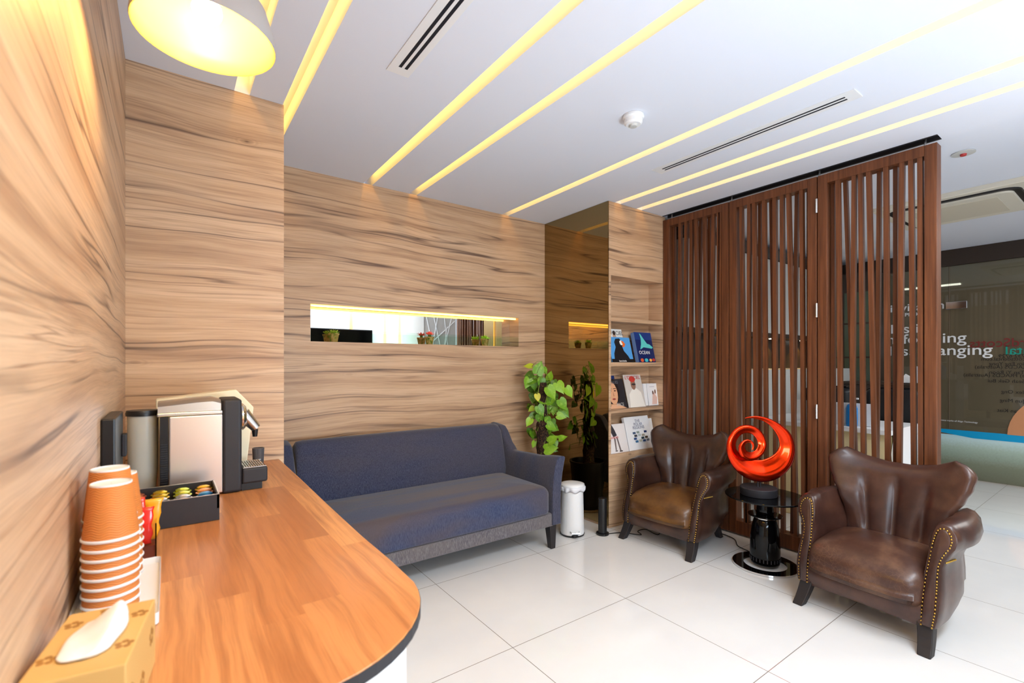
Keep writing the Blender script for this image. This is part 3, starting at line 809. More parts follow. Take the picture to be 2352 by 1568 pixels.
armchair('chestnut leather armchair with cracked brown seat, nearest the camera', (2.965, .842, 0), PI/2-math.radians(4), 'leather_b', 'seat_b')

# ------------------------------------------------------------------ side table and sculpture
TX, TY = 3.015, 1.462
st = thing('side_table', 'round glossy black side table between the two leather armchairs', 'side table', (TX, TY, 0))
def ringprof(g, r0, r1, z0, z1, n=48, c=(TX, TY, 0), m=None):
    return g.lathe([(r0, z0), (r1, z0), (r1, z1), (r0, z1), (r0, z0)], c, n, m)
ringprof(G(), .122, .182, .002, .012).build('base_ring', 'gloss_black', st, smooth=40)
ringprof(G(), .182, .1855, .002, .0125).build('ring_trim', 'chrome', st, smooth=40)
g = G()
g.lathe([(.001, .012), (.070, .012), (.082, .022), (.085, .045), (.086, .10), (.083, .18), (.074, .25), (.062, .292), (.056, .30), (.001, .30)], (TX, TY, 0), 40)
g.build('body', 'gloss_black', st, smooth=40)
g = G()
for k in range(26):
    a = 2*PI*k/26; ca, sa = math.cos(a), math.sin(a)
    g.box(-.003, .003, -.002, .002, .040, .060, rot=Matrix.Rotation(a, 3, 'Z'), piv=(0, 0, 0))
    for i in range(8): 
        v = g.v[-8+i]; g.v[-8+i] = (v[0]+TX+.0862*sa, v[1]+TY-.0862*ca, v[2])
g.build('vent_grille', 'charcoal', st)
g = G(); g.lathe([(.001, .298), (.05, .298), (.095, .312), (.097, .318), (.05, .322), (.001, .322)], (TX, TY, 0), 40)
g.build('collar', 'gloss_black', st, smooth=40)
ringprof(G(), .052, .062, .2975, .302).build('collar_trim', 'chrome', st, smooth=40)
G().lathe([(.001, .32), (.045, .32), (.050, .33), (.048, .36), (.036, .41), (.034, .428), (.001, .428)], (TX, TY, 0), 32).build('neck', 'gloss_black', st, smooth=40)
G().lathe([(.001, .427), (.226, .427), (.229, .431), (.229, .434), (.226, .437), (.001, .437)], (TX, TY, 0), 64).build('tabletop', 'gloss_black', st, smooth=40)

S36, C36 = math.sin(math.radians(36)), math.cos(math.radians(36))
SXc, SYc = TX-.02, TY+.03
sc = thing('sculpture', 'glossy red spiral sculpture on a round black foot on the side table', 'sculpture', (SXc, SYc, .437), -math.radians(36))
G().lathe([(.001, .0015), (.104, .0015), (.106, .006), (.106, .046), (.102, .05), (.001, .05)], n=48).build('foot', 'charcoal', sc, rel=True, smooth=40)
G().tube([(-.005, 0, .05), (-.005, 0, .10)], .004, 8).tube([(.012, 0, .05), (.012, 0, .10)], .004, 8).build('stem', 'charcoal', sc, rel=True)
# centre line (zoomed-photo units) with half widths
sp = [(305, 102, 3), (350, 96, 8), (400, 96, 13), (470, 112, 19), (540, 148, 29), (600, 200, 43), (645, 262, 56), (664, 335, 64), (655, 405, 76), (620, 470, 88), (555, 525, 97), (465, 555, 97), (370, 545, 90), (285, 505, 76),
      (222, 445, 58), (187, 375, 43), (190, 300, 39), (225, 238, 37), (275, 203, 36), (330, 195, 36), (385, 212, 36), (427, 252, 36), (447, 305, 37), (445, 350, 37), (415, 395, 36), (370, 420, 37), (318, 424, 37), (272, 398, 34),
      (250, 350, 27), (262, 308, 20), (295, 288, 14), (330, 300, 11), (344, 330, 9), (335, 365, 6)]
K = .00073; cx0, cz0 = 420, 690                 # zoomed x of the stem, zoomed y of the foot top
def catmull(P, n=6):
    out = []
    for i in range(len(P)-1):
        p0, p1, p2, p3 = P[max(i-1, 0)], P[i], P[i+1], P[min(i+2, len(P)-1)]
        for k in range(n):
            t = k/n
            out.append(tuple(.5*((2*b)+(-a+c)*t+(2*a-5*b+4*c-d)*t*t+(-a+3*b-3*c+d)*t**3) for a, b, c, d in zip(p0, p1, p2, p3)))
    out.append(P[-1]); return out
sp = catmull(sp, 5); rg = []; N = len(sp)
for i, (x, y, w_) in enumerate(sp):
    a = sp[max(i-1, 0)]; b = sp[min(i+1, N-1)]
    dx, dy = b[0]-a[0], b[1]-a[1]; L = math.hypot(dx, dy) or 1
    nx, ny = dy/L, -dx/L                         # outward (path runs clockwise in the photo)
    f = i/N
    depth = (.0 if f < .62 else -.045*smooth01((f-.62)/.3))      # the inner curl comes forward
    ring_ = []
    for k in range(20):
        ang = 2*PI*k/20
        ca, sa = math.cos(ang), math.sin(ang)
        # crescent section: hollowed on the inner front side
        q = ca
        th = .52*w_*sa
        if sa < 0 and q < .55: th *= 1-.75*smooth01((.55-q)/1.2)
        ring_.append(((x+nx*w_*q-cx0)*K, depth+th*K, .05+(cz0-(y+ny*w_*q))*K))
    rg.append(ring_)
m = mat('candy_red_lacquer', rgb(190, 18, 4), 0.2, metal=0.92, coat=0.25)
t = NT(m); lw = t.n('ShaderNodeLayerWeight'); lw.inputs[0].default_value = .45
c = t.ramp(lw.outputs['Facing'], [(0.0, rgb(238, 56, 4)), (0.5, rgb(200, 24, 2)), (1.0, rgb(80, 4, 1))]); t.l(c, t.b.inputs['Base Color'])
G().loft(rg).build('spiral', m, sc, rel=True, smooth=True)

# ------------------------------------------------------------------ pedal bin, black cylinder, cables
pb = thing('pedal_bin', 'white pedal bin with liner, between sofa and mirror', 'bin', (2.418, 2.57, 0))
G().lathe([(.001, .002), (.088, .002), (.090, .012), (.001, .012)], (2.418, 2.57, 0), 40).build('base_ring', 'black', pb, smooth=40)
G().lathe([(.001, .012), (.086, .012), (.087, .02), (.080, .33), (.001, .33)], (2.418, 2.57, 0), 40).build('body', 'white', pb, smooth=40)
rg = []
for r0, z, amp in [(.081, .335, .001), (.086, .322, .004), (.092, .335, .006), (.095, .352, .004), (.088, .360, .001)]:
    rg.append([(2.418+(r0+amp*math.sin(9*a+3*math.sin(2*a)))*math.cos(a), 2.57+(r0+amp*math.sin(9*a+3*math.sin(2*a)))*math.sin(a), z+amp*1.2*math.sin(7*a)) for a in [2*PI*k/60 for k in range(60)]])
G().loft(rg, c0=False, c1=False).build('liner', mat('translucent_bag', rgb(232, 232, 236), .3), pb, smooth=True)
G().lathe([(.088, .352), (.091, .360), (.089, .372), (.06, .380), (.001, .383)], (2.418, 2.57, 0), 40).build('lid', 'white', pb, smooth=True)
pd = Vector((-.50, -.866, 0)); pq = Vector((.866, -.50, 0))
c_ = Vector((2.418, 2.57, 0)); up_ = Vector((0, 0, 1))
G().tube([c_+pd*.080-pq*.032+up_*.043, c_+pd*.108-pq*.028+up_*.038, c_+pd*.108+pq*.028+up_*.038, c_+pd*.080+pq*.032+up_*.043], .005, 8).build('pedal', 'chrome', pb, smooth=40)
G().sphere(tuple(c_+pd*.085+up_*.013), .028, 12, 6, sc=(1, .8, .38)).build('pedal_foot', 'black', pb, smooth=True)

bc = thing('black_cylinder', 'slim black cylinder on a disc foot before the bronze mirror', 'device', (2.590, 2.43, 0))
G().lathe([(.001, .001), (.046, .001), (.048, .006), (.047, .014), (.036, .018), (.001, .018)], (2.59, 2.43, 0), 32).build('foot', 'black', bc, smooth=40)
G().lathe([(.001, .018), (.0315, .018), (.0315, .262), (.029, .268), (.001, .269)], (2.59, 2.43, 0), 32).build('column', 'black', bc, smooth=40)
def cable(name, label, pts, r=.0032):
    P_ = catmull([tuple(p) for p in pts], 8)
    return tag(G().tube(P_, r, 8).build(name, 'black', smooth=True), label, 'cable')
cable('power_cable', 'black cable trailing from the cylinder under the left armchair', [(2.63, 2.40, .005), (2.72, 2.36, .005), (2.80, 2.25, .005), (2.84, 2.31, .005), (2.92, 2.30, .005), (2.90, 2.18, .005), (3.0, 2.20, .005), (3.1, 2.1, .005), (3.2, 2.12, .005)])
cable('power_cable', 'black cable on the tiles from the left armchair to the side table', [(3.30, 2.0, .005), (3.30, 1.90, .005), (3.27, 1.80, .005), (3.17, 1.72, .005), (3.105, 1.615, .018), (3.07, 1.545, .018)])

# ------------------------------------------------------------------ potted pothos in the alcove corner
PX, PY = 2.465, 2.955
pp = thing('potted_pothos', 'climbing pothos with lime green leaves in a black pot behind the sofa', 'potted plant', (PX, PY, 0))
G().lathe([(.001, .002), (.15, .002), (.165, .02), (.158, .022), (.145, .012), (.001, .012)], (PX, PY, 0), 36).build('saucer', mat('beige_saucer', rgb(170, 150, 125), .5), pp, smooth=40)
G().lathe([(.001, .014), (.12, .014), (.152, .40), (.158, .40), (.158, .415), (.142, .415), (.140, .37), (.001, .37)], (PX, PY, 0), 36).build('pot', 'black', pp, smooth=40)
G().lathe([(.001, .385), (.12, .378), (.1395, .372)], (PX, PY, 0), 24).build('soil', mat('dark_soil', rgb(40, 28, 20), .95), pp)
m = mat('fibre_pole', rgb(48, 30, 18), .95); t = NT(m)
n_ = t.noise(t.pos(), 90.0, 3.0); t.l(t.ramp(n_, [(.4, rgb(26, 16, 10)), (.6, rgb(70, 46, 28)), (.75, rgb(110, 82, 54))]), t.b.inputs['Base Color']); t.bump(n_, .8, .01)
rg = []
for i in range(30):
    z = .37+.735*i/29; r0 = .036+.009*math.sin(i*1.7)*.3
    if z < .80: r0 += .012
    rg.append([(PX-.012+(r0+.004*math.sin(5*a+i))*math.cos(a), PY+(r0+.004*math.sin(4*a+2*i))*math.sin(a), z) for a in [2*PI*k/16 for k in range(16)]])
G().loft(rg).build('moss_pole', m, pp)
m = mat('pothos_leaf', rgb(110, 160, 30), .35, spec=.5); t = NT(m)
ob = t.n('ShaderNodeAttribute'); ob.attribute_name = 'tone'
c = t.ramp(ob.outputs['Fac'], [(0.0, rgb(44, 84, 18)), (.45, rgb(96, 146, 26)), (.75, rgb(146, 188, 40)), (1.0, rgb(222, 200, 40))])
n_ = t.noise(t.pos(), 45.0, 3.0)
c = t.mix(t.math('MULTIPLY', t.math('SUBTRACT', n_, .52, clamp=True), 2.2, clamp=True), c, rgb(176, 206, 80))
t.l(c, t.b.inputs['Base Color']); t.b.inputs['Subsurface Weight'].default_value = 0.0
M['leaf'] = m
# (zoomed x,y of leaf centre, length px, tip direction deg (0=right,90=up), depth offset m, tone)
LV = [(335, 190, 235, 68, -.02, .5), (178, 178, 150, 178, .0, .85), (190, 300, 160, 195, .03, .25), (170, 410, 190, 250, -.03, .55), (270, 455, 150, 275, .02, .45), (420, 250, 130, 300, .03, .5), (485, 300, 160, 75, .02, .6),
      (610, 470, 215, -60, -.06, .68), (735, 530, 200, -58, -.03, .66), (490, 535, 240, -58, -.09, .6), (310, 600, 130, -80, -.04, .95), (420, 640, 200, -20, -.03, .5), (650, 690, 210, -55, -.05, .5), (680, 800, 200, -50, -.02, .4),
      (630, 840, 160, -15, -.06, .6), (350, 770, 190, -60, -.06, .42), (480, 730, 170, 35, .02, .35), (230, 850, 150, 205, .0, .25), (190, 930, 150, 240, -.02, .75), (340, 880, 170, -80, -.04, .35), (500, 980, 190, -30, -.05, .5),
      (520, 1130, 190, 35, -.07, .6), (650, 1125, 150, 20, -.04, .6), (490, 1260, 220, 10, -.07, .62), (430, 1210, 130, 80, -.04, .6), (260, 1230, 120, 250, .0, .7), (225, 760, 120, 215, .02, .8), (430, 400, 120, 20, .04, .4), (560, 610, 150, -70, .05, .3),
      (470, 1040, 120, -100, -.03, .5), (300, 420, 110, 80, .04, .55), (380, 720, 130, -110, .05, .3), (440, 900, 140, -85, -.05, .45), (560, 1230, 130, -70, .02, .6)]
rnd = random.Random(3)
for k in range(22):                                # fill the crown around the pole
    LV.append((375+rnd.uniform(-130, 210), rnd.uniform(330, 1270), rnd.uniform(130, 190), rnd.uniform(-110, 10), rnd.uniform(-.05, .05), rnd.uniform(.15, .65)))
for k in range(26):                                # leaves on the far side, seen in the mirror
    LV.append((375+rnd.uniform(-170, 230), rnd.uniform(330, 1350), rnd.uniform(120, 190), rnd.uniform(-130, -20), rnd.uniform(.05, .15), rnd.uniform(.1, .6)))
g = G(); tones = []; gs = G()
for (zx, zy, ln, ang, dy, tone) in LV:
    kk = .00060
    rx = (zx-395)*kk; z = H-((810+zy/5.808)-834)*3.83/1087
    c0 = Vector((PX+rx*C36+dy*S36, PY-rx*S36+dy*C36, z))
    a = math.radians(ang)
    right = Vector((C36, -S36, 0)); up = Vector((0, 0, 1)); fw = Vector((S36, C36, 0))
    L = ln*kk*.86
    d = (right*math.cos(a)+up*math.sin(a)+fw*rnd.uniform(-.35, .35)).normalized()
    nrm = (-fw+up*.35+Vector((rnd.uniform(-.5, .5), rnd.uniform(-.5, .5), rnd.uniform(-.2, .4)))).normalized()
    sd = d.cross(nrm).normalized(); nrm = sd.cross(d).normalized()
    rows = []
    W = L*.40
    for i in range(9):
        f = i/8
        wd = W*(math.sin(PI*min(1, (f+.06)**.62))*1.0+.02)*(1 if f < .97 else .15)
        if f < .1: wd = W*.55
        ctr = c0+d*(f-.5)*L+nrm*(-.10*L*(f-.4)**2)
        row = []
        for s_ in (-1, -.5, 0, .5, 1):
            back = -.10*L*abs(s_) if f < .15 else 0
            row.append(ctr+sd*wd*s_+nrm*(.16*wd*abs(s_))+d*back)
        rows.append(row)
    n0 = len(g.v)
    vs = [p for r_ in rows for p in r_]; fs = []
    for i in range(8):
        for j in range(4): fs.append((i*5+j, i*5+j+1, (i+1)*5+j+1, (i+1)*5+j))
    nb = len(vs)
    vs2 = [p-nrm*.0008 for p in vs]
    fs2 = [tuple(nb+q for q in reversed(f)) for f in fs]
    g.add(vs+vs2, fs+fs2); tones += [tone]*(2*nb)
    # petiole
    base = c0-d*.45*L
    pole = Vector((PX-.012, PY, z+rnd.uniform(.01, .05)))
    mid = (base+pole)/2+Vector((0, 0, .02))
    gs.tube(catmull([tuple(pole), tuple(mid), tuple(base)], 4), .0022, 5)
fo = g.build('foliage', 'leaf', pp, smooth=True)
at = fo.data.attributes.new('tone', 'FLOAT', 'POINT'); at.data.foreach_set('value', tones)
for k in range(3):
    ph = k*2.1; pts = [(PX-.012+.045*math.cos(z*7+ph), PY+.045*math.sin(z*7+ph), z) for z in [.38+.07*i for i in range(11)]]
    gs.tube(pts, .003, 6)
gs.build('vine_stems', mat('vine_green', rgb(120, 140, 50), .5), pp, smooth=True)

# ------------------------------------------------------------------ little pots in the niche
def small_pot(x, label, kind, dark=False):
    y = 3.295
    o = thing('potted_succulent', label, 'potted plant', (x, y, NZ0), group='small plants in the wall niche')
    m = mat('terracotta_moss', rgb(176, 130, 62), .8); t = NT(m); n_ = t.noise(t.pos(), 38.0, 3.0)
    t.l(t.ramp(n_, [(.38, rgb(112, 128, 40)), (.5, rgb(182, 138, 72)), (.7, rgb(206, 170, 110))]), t.b.inputs['Base Color'])
    G().lathe([(.001, .001), (.024, .001), (.033, .050), (.036, .052), (.036, .060), (.031, .060), (.030, .054), (.001, .054)], (x, y, NZ0), 24).build('pot', m, o, smooth=40)
    g = G(); r = random.Random(int(x*100))
    col = {'succ': mat('succulent_green', rgb(150, 170, 40), .5), 'flower': mat('coral_petals', rgb(255, 96, 76), .5), 'grass': mat('bright_lime', rgb(180, 225, 40), .5)}[kind]
    nlf = {'succ': 30, 'flower': 46, 'grass': 44}[kind]
    for k in range(nlf):
        a = r.uniform(0, 2*PI); el = r.uniform(.1, 1.3)
        L = {'succ': .042, 'flower': .034, 'grass': .045}[kind]*r.uniform(.7, 1.1); W = {'succ': .0075, 'flower': .006, 'grass': .0035}[kind]
        d = Vector((math.cos(a)*math.cos(el), math.sin(a)*math.cos(el)*.8, math.sin(el)*.8)); sd = Vector((-math.sin(a), math.cos(a), 0))
        b0 = Vector((x+r.uniform(-.01, .01), y+r.uniform(-.01, .01), NZ0+.056)); n_ = d.cross(sd)
        lift = Vector((0, 0, .018 if kind == 'flower' else 0))
        q = [b0+lift, b0+lift+d*L*.55+sd*W, b0+lift+d*L, b0+lift+d*L*.55-sd*W]
        top = [p+n_*.003 for p in q]
        g.hexa(q, top)
        if kind == 'flower' and k % 4 == 0: pass
    g.build({'succ': 'leaves', 'flower': 'flowers', 'grass': 'leaves'}[kind], col, o)
    if kind == 'flower':
        G().tube([(x, y, NZ0+.054), (x, y, NZ0+.078)], .012, 10).build('stem', mat('stem_green', rgb(90, 120, 40), .6), o)
small_pot(.905, 'olive green succulent in a small clay pot, left in the niche', 'succ')
small_pot(1.615, 'coral red flowering plant in a small clay pot, middle of niche', 'flower')
small_pot(2.115, 'bright lime spiky plant in a small clay pot, right in the niche', 'grass')

# ------------------------------------------------------------------ coffee counter
CZ = .804
ct = thing('coffee_counter', 'long rounded wood-topped counter with white cabinet along the left wall', 'counter', (.14, 1.5, 0))
out = [(XL+.002, YF-.003), (.428, YF-.003), (.424, 2.0), (.418, 1.6), (.415, 1.25), (.418, 1.05)]
for k in range(1, 12):
    a = k/12*PI/2; out.append((.418-.258*(1-math.cos(a)), .955-.265*math.sin(a)))
out += [(.10, .688), (XL+.002, .688)]
def inset(P_, d): 
    return [(x-d if x > .0 else x, y+d if y < 1.0 and y < .99 else y) for x, y in P_]
G().prism(out, 'Z', CZ-.022, CZ-.0005).build('countertop', 'counter', ct, bevel=.0015)
G().prism([(x+.0008 if x > 0 else x, y-.0008 if y < .96 else y) for x, y in out], 'Z', CZ-.0225, CZ-.003).build('edge_banding', 'charcoal', ct)
G().prism([(x-.02 if x > 0 else x, y+.02 if y < 1.0 else y-.001) for x, y in out], 'Z', .001, CZ-.026).build('cabinet', 'white', ct)

# coffee machine ----------------------------------------------------
MY0, MY1 = 1.925, 2.09
cm = thing('coffee_machine', 'silver and black capsule coffee machine at the back of the counter', 'coffee machine', (.07, 2.0, CZ))
G().box(.002, .154, MY0+.002, MY1, CZ+.006, 1.083).build('body', 'side_panel', cm, bevel=.004)
G().box(.152, .212, MY0-.003, MY1+.004, CZ+.001, 1.134).build('front_column', 'charcoal', cm, bevel=.010, seg=4)
G().box(-.030, .153, MY0-.001, MY1+.002, 1.0835, 1.096).build('top_trim', 'steel', cm, bevel=.003)
rg = []
for x, z1 in [(-.028, 1.128), (.02, 1.132), (.08, 1.138), (.125, 1.14), (.15, 1.132)]:
    rg.append([(x, MY0+.012, 1.0965), (x, MY0+.012, z1-.012), (x, MY0+.03, z1), (x, MY1-.03, z1), (x, MY1-.01, z1-.012), (x, MY1-.01, 1.0965)])
G().loft(rg).build('lid_lever', 'steel', cm, smooth=35)
rgr = G().box(-.022, .001, MY0+.004, MY1-.004, CZ+.004, 1.083).build('rear_grille', 'black', cm)
g = G()
for k in range(22): g.box(-.020, -.002, MY0+.001, MY0+.004, CZ+.03+k*.0075, CZ+.033+k*.0075)
g.build('grille_slats', 'charcoal', rgr)
M['tank'] = mat('smoky_tank', rgb(196, 194, 184), .22, trans=.25, ior=1.2)
G().lathe([(.001, .870-.04), (.034, .830), (.040, .90), (.042, 1.086), (.001, 1.086)], (-.068, 2.005, 0), 32).build('water_tank', 'tank', cm, smooth=40)
wtk = [o for o in kids(cm) if o.name.startswith('water_tank')][0]
G().lathe([(.001, 1.0865), (.046, 1.0865), (.047, 1.095), (.044, 1.104), (.001, 1.106)], (-.068, 2.005, 0), 32).build('tank_lid', 'black', wtk, smooth=40)
G().lathe([(.001, CZ+.001), (.042, CZ+.001), (.042, .829), (.001, .829)], (-.068, 2.005, 0), 24).build('tank_base', 'black', cm, smooth=40)
G().lathe([(.001, .0), (.046, .0), (.050, .004), (.050, .010), (.040, .020), (.001, .024)], (.213, (MY0+MY1)/2, 1.062), 32, axis='X').build('brew_head', 'chrome', cm, smooth=40)
rg = []
for f in range(6):
    q = f/5; x = .222+.045*q; z = 1.075-.058*q; h = .030-.010*q
    rg.append([(x+h*.7*math.cos(a), (MY0+MY1)/2+h*math.sin(a), z+h*.5*math.cos(a)) for a in [2*PI*k/16 for k in range(16)]])
spt = G().loft(rg).build('spout', 'steel', cm, smooth=50)
G().lathe([(.001, .985), (.008, .985), (.011, 1.012), (.001, 1.012)], (.264, (MY0+MY1)/2, 0), 16).build('nozzle', 'black', spt, smooth=40)
ty0, ty1 = MY0+.002, MY1-.01
dtr = G().box(.213, .295, ty0, ty1, .829, .884).build('drip_tray', 'charcoal', cm, bevel=.007, seg=3)
G().box(.213, .278, ty0+.01, ty1-.01, CZ+.001, .829).build('tray_foot', 'black', cm)
g = G()
for k in range(9):
    for (a0, a1) in ((ty0+.012, ty0+.05), (ty0+.058, ty0+.096), (ty0+.104, ty1-.012)): g.box(.221+k*.0076, .2255+k*.0076, a0, a1, .8845, .8862)
g.box(.217, .292, ty0+.006, ty0+.010, .8845, .8862); g.box(.217, .292, ty1-.010, ty1-.006, .8845, .8862)
g.build('drip_grate', 'steel', dtr)
# things standing behind it
g = G().prism([(-.030, CZ+.001), (-.037, 1.127), (.218, 1.156), (.28, 1.083), (.257, .873), (.245, CZ+.001)], 'Y', 2.16, 2.25)
tag(g.build('paper_bag', mat('cream_paper', rgb(236, 222, 190), .7), bevel=.004), 'cream paper bag standing behind the coffee machine', 'bag')
tag(G().lathe([(.001, CZ+.001), (.02, CZ+.001), (.024, .895), (.021, .895), (.018, CZ+.01), (.001, CZ+.01)], (.315, 2.30, 0), 20).build('tumbler', mat('smoked_glass', rgb(120, 120, 125), .1, trans=.6), smooth=40), 'small smoked tumbler behind the drip tray of the coffee machine', 'glass')
bb = thing('wall_box', 'black box-shaped appliance on the counter against the left wall', 'appliance', (-.125, 1.72, CZ))
G().box(XL+.001, -.111, 1.60, 1.86, CZ+.001, 1.116).build('housing', 'black', bb, bevel=.004)
G().box(-.1105, -.100, 1.80, 1.845, .985, 1.05).build('knob', 'charcoal', bb, bevel=.002)

# capsule tray ------------------------------------------------------
BX0, BX1, BY0, BY1, BZ1 = -.105, .121, 1.618, 1.82, .879
cb = thing('capsule_tray', 'open black box of coffee capsules in front of the coffee machine', 'box', (.01, 1.72, CZ))
g = G(); W_ = .006
g.box(BX0, BX1, BY0, BY1, CZ+.001, CZ+.035); g.box(BX0, BX0+W_, BY0, BY1, CZ+.035, BZ1); g.box(BX1-W_, BX1, BY0, BY1, CZ+.035, BZ1)
g.box(BX0, BX1, BY0, BY0+W_, CZ+.035, BZ1); g.box(BX0, BX1, BY1-W_, BY1, CZ+.035, BZ1)
g.build('tray', 'charcoal', cb)
g = G(); g.box(BX0-.0005, BX1+.0005, BY0-.0005, BY0+.003, BZ1, BZ1+.0012); g.box(BX1-.003, BX1+.0005, BY0, BY1, BZ1, BZ1+.0012); g.box(BX0-.0005, BX1+.0005, BY1-.003, BY1+.0005, BZ1, BZ1+.0012)
g.build('rim', 'steel', cb)
cols = [[(214, 120, 90), (226, 150, 84), (150, 150, 150), (90, 90, 92)], [(222, 186, 30), (218, 176, 28), (190, 190, 192), (120, 120, 124)],
        [(200, 214, 70), (206, 216, 84), (200, 200, 204), (196, 196, 200)], [(232, 176, 40), (236, 160, 110), (50, 140, 205), (40, 120, 190)]]
cn = [['salmon', 'pale orange', 'grey', 'dark grey'], ['golden yellow', 'mustard yellow', 'light silver', 'dull silver'], ['lime green', 'pale lime', 'bright silver', 'silver'], ['amber', 'peach', 'sky blue', 'deep blue']]
rowl = ['back row', 'second row from the back', 'third row from the back', 'front row']
for i in range(4):
    for j in range(4):
        x = BX0+.030+.0553*i; y = BY1-.030-.0475*j; z = CZ+.0455-.0100
        col = cols[i][j]; m = mat('capsule_%d_%d' % (i, j), rgb(*col), .3, metal=.8)
        o = tag(G().lathe([(.001, 0), (.013, 0), (.016, .020), (.0238, .0215), (.0238, .0235), (.0190, .0245), (.018, .030), (.011, .0335), (.001, .0340)], (x, y, z), 20).build('coffee_capsule', m, smooth=50),
                '%s coffee capsule in the black box, %s' % (cn[i][j], rowl[j]), 'coffee capsule', 'coffee capsules in the black box')

# sweet packets in a clear holder -----------------------------------
hx0, hx1, hy0, hy1 = -.100, -.022, 1.388, 1.455
M['acrylic'] = mat('clear_acrylic', rgb(250, 240, 238), .03, trans=1.0, ior=1.15)
hd = thing('acrylic_holder', 'small clear acrylic holder full of red packets beside the cups', 'holder', ((hx0+hx1)/2, 1.42, CZ))
g = G(); g.box(hx0, hx1, hy0, hy0+.0025, CZ+.001, .885); g.box(hx0, hx1, hy1-.0025, hy1, CZ+.001, .885); g.box(hx0, hx0+.0025, hy0, hy1, CZ+.001, .885); g.box(hx1-.0025, hx1, hy0, hy1, CZ+.001, .885)
g.build('walls', 'acrylic', hd)
G().box(hx0+.003, hx1-.003, hy0+.003, hy1-.003, CZ+.001, CZ+.03).build('base_block', mat('reddish_brown_base', rgb(116, 56, 38), .5), hd)
rr = random.Random(5)
pk = [((205, 24, 18), 'dark red'), ((232, 60, 26), 'orange-red'), ((214, 60, 40), 'brick red'), ((226, 30, 20), 'bright red'), ((236, 160, 30), 'amber')]
for i, ((c_r, c_g, c_b), nm) in enumerate(pk):
    cx = hx0+.016+.0115*i; cy = [1.425, 1.43, 1.415, 1.405, 1.436][i]; z0 = CZ+.0315
    rg = []
    for f in range(9):
        q = f/8; w2 = .017+.002*math.sin(f*2+i); tk = .004*math.sin(PI*min(max(q, .05), .95))+.0008
        dx = (.010*(i-2)/2)*q
        rg.append([(cx+dx+w2*math.cos(a)+.0015*math.sin(5*a+f), cy+tk*math.sin(a)+.006*(i % 2)*q, z0+.085*q+.012*(i % 3)*q) for a in [2*PI*k/14 for k in range(14)]])
    tag(G().loft(rg).build('sweet_packet', mat('foil_'+nm.replace(' ', '_'), rgb(c_r, c_g, c_b), .22, coat=.5), smooth=True), '%s wrapped packet standing in the acrylic holder' % nm, 'packet', 'packets in the acrylic holder')

# cups on a white tray ----------------------------------------------
tray = tag(cushion(-.1385, -.013, 1.03, 1.335, CZ+.0005, CZ+.009, .0, r=.008).build('cup_tray', 'white', smooth=50), 'flat white rounded tray under the stacks of paper cups', 'tray')
m = mat('ripple_kraft', rgb(206, 124, 58), .6); t = NT(m); P_ = t.pos(False); X, Y, Z = t.sep(P_)
ang = t.math('ARCTAN2', Y, X)
wv = t.math('SINE', t.math('ADD', t.math('MULTIPLY', Z, 1500.0), t.math('MULTIPLY', t.math('SINE', t.math('MULTIPLY', ang, 9.0)), 2.6)))
t.bump(wv, .35, .002); M['kraft'] = m
def make_cup():
    o = thing('paper_cup', '', 'paper cup')
    G().lathe([(.0405, .004), (.0312, .094), (.0300, .096), (.0300, .004+.09), (.0395, .0045)], n=40).build('sleeve', 'kraft', o, rel=True, smooth=40)
    G().lathe([(.0405, .0), (.0425, .0018), (.0425, .0044), (.0405, .0055), (.0395, .003), (.0405, .0)], n=40).build('rim', 'white', o, rel=True, smooth=60)
    G().lathe([(.0302, .0935), (.0302, .0985), (.0285, .099), (.0280, .0965), (.001, .0965)], n=40).build('base', 'white', o, rel=True, smooth=40)
    return o
cup0 = make_cup(); used = False
ordn = ['topmost', 'second', 'third', 'fourth', 'fifth', 'sixth', 'seventh', 'eighth', 'ninth', 'tenth']
for (cx, cy, nn, sname) in [(-.0835, 1.122, 9, 'front stack'), (-.0920, 1.211, 10, 'middle stack'), (-.0845, 1.297, 8, 'back stack')]:
    top = {9: .946, 10: .957, 8: .930}[nn]; base = CZ+.0095
    step = (top-base)/(nn-1)
    for k in range(nn):
        z = top-step*k; lb = '%s upside-down brown ripple paper cup in the %s, counted from the top' % (ordn[k], sname) if k else 'topmost upside-down brown ripple paper cup on the %s' % sname
        if not used: cup0.location = (cx, cy, z); cup0['label'] = lb; cup0['group'] = 'stacked paper cups'; used = True
        else: dup(cup0, (cx, cy, z), k*.7, lb, 'stacked paper cups')

# tissue box ---------------------------------------------------------
tb = thing('tissue_box', 'golden kraft tissue box with paw-like flower prints at the counter front', 'tissue box', (-.0775, .822, CZ), -math.radians(8))
m = mat('kraft_gold', rgb(208, 166, 100), .6)
TX0, TX1, TY0, TY1, TZ = -.1265, -.0275, .733, .911, .902
G().box(TX0, TX1, TY0, TY1, CZ+.001, TZ).build('carton', m, tb, bevel=.002)
M['brown_print'] = mat('brown_print', rgb(158, 110, 52), .6)
def blossom(cx, cy, r, plane):
    g = G()
    for k in range(5):
        a = 2*PI*k/5+.3
        pts = [(cx+r*.62*math.cos(a)+r*.36*math.cos(b), cy+r*.62*math.sin(a)+r*.36*math.sin(b)) for b in [2*PI*q/8 for q in range(8)]]
        if plane == 'top': g.prism(pts, 'Z', TZ, TZ+.0003)
        if plane == 'front': g.prism(pts, 'Y', TY0-.0003, TY0)
        if plane == 'side': g.prism(pts, 'X', TX1, TX1+.0003)
    g.build('flower_print', 'brown_print', tb)
for cx, cy in [(-.112, .872), (-.039, .868), (-.114, .785), (-.040, .785), (-.080, .898)]: blossom(cx, cy, .011, 'top')
blossom(-.048, .868, .014, 'front')
for cy, cz in [(.76, .85), (.82, .83), (.88, .86)]: blossom(cy, cz, .014, 'side')
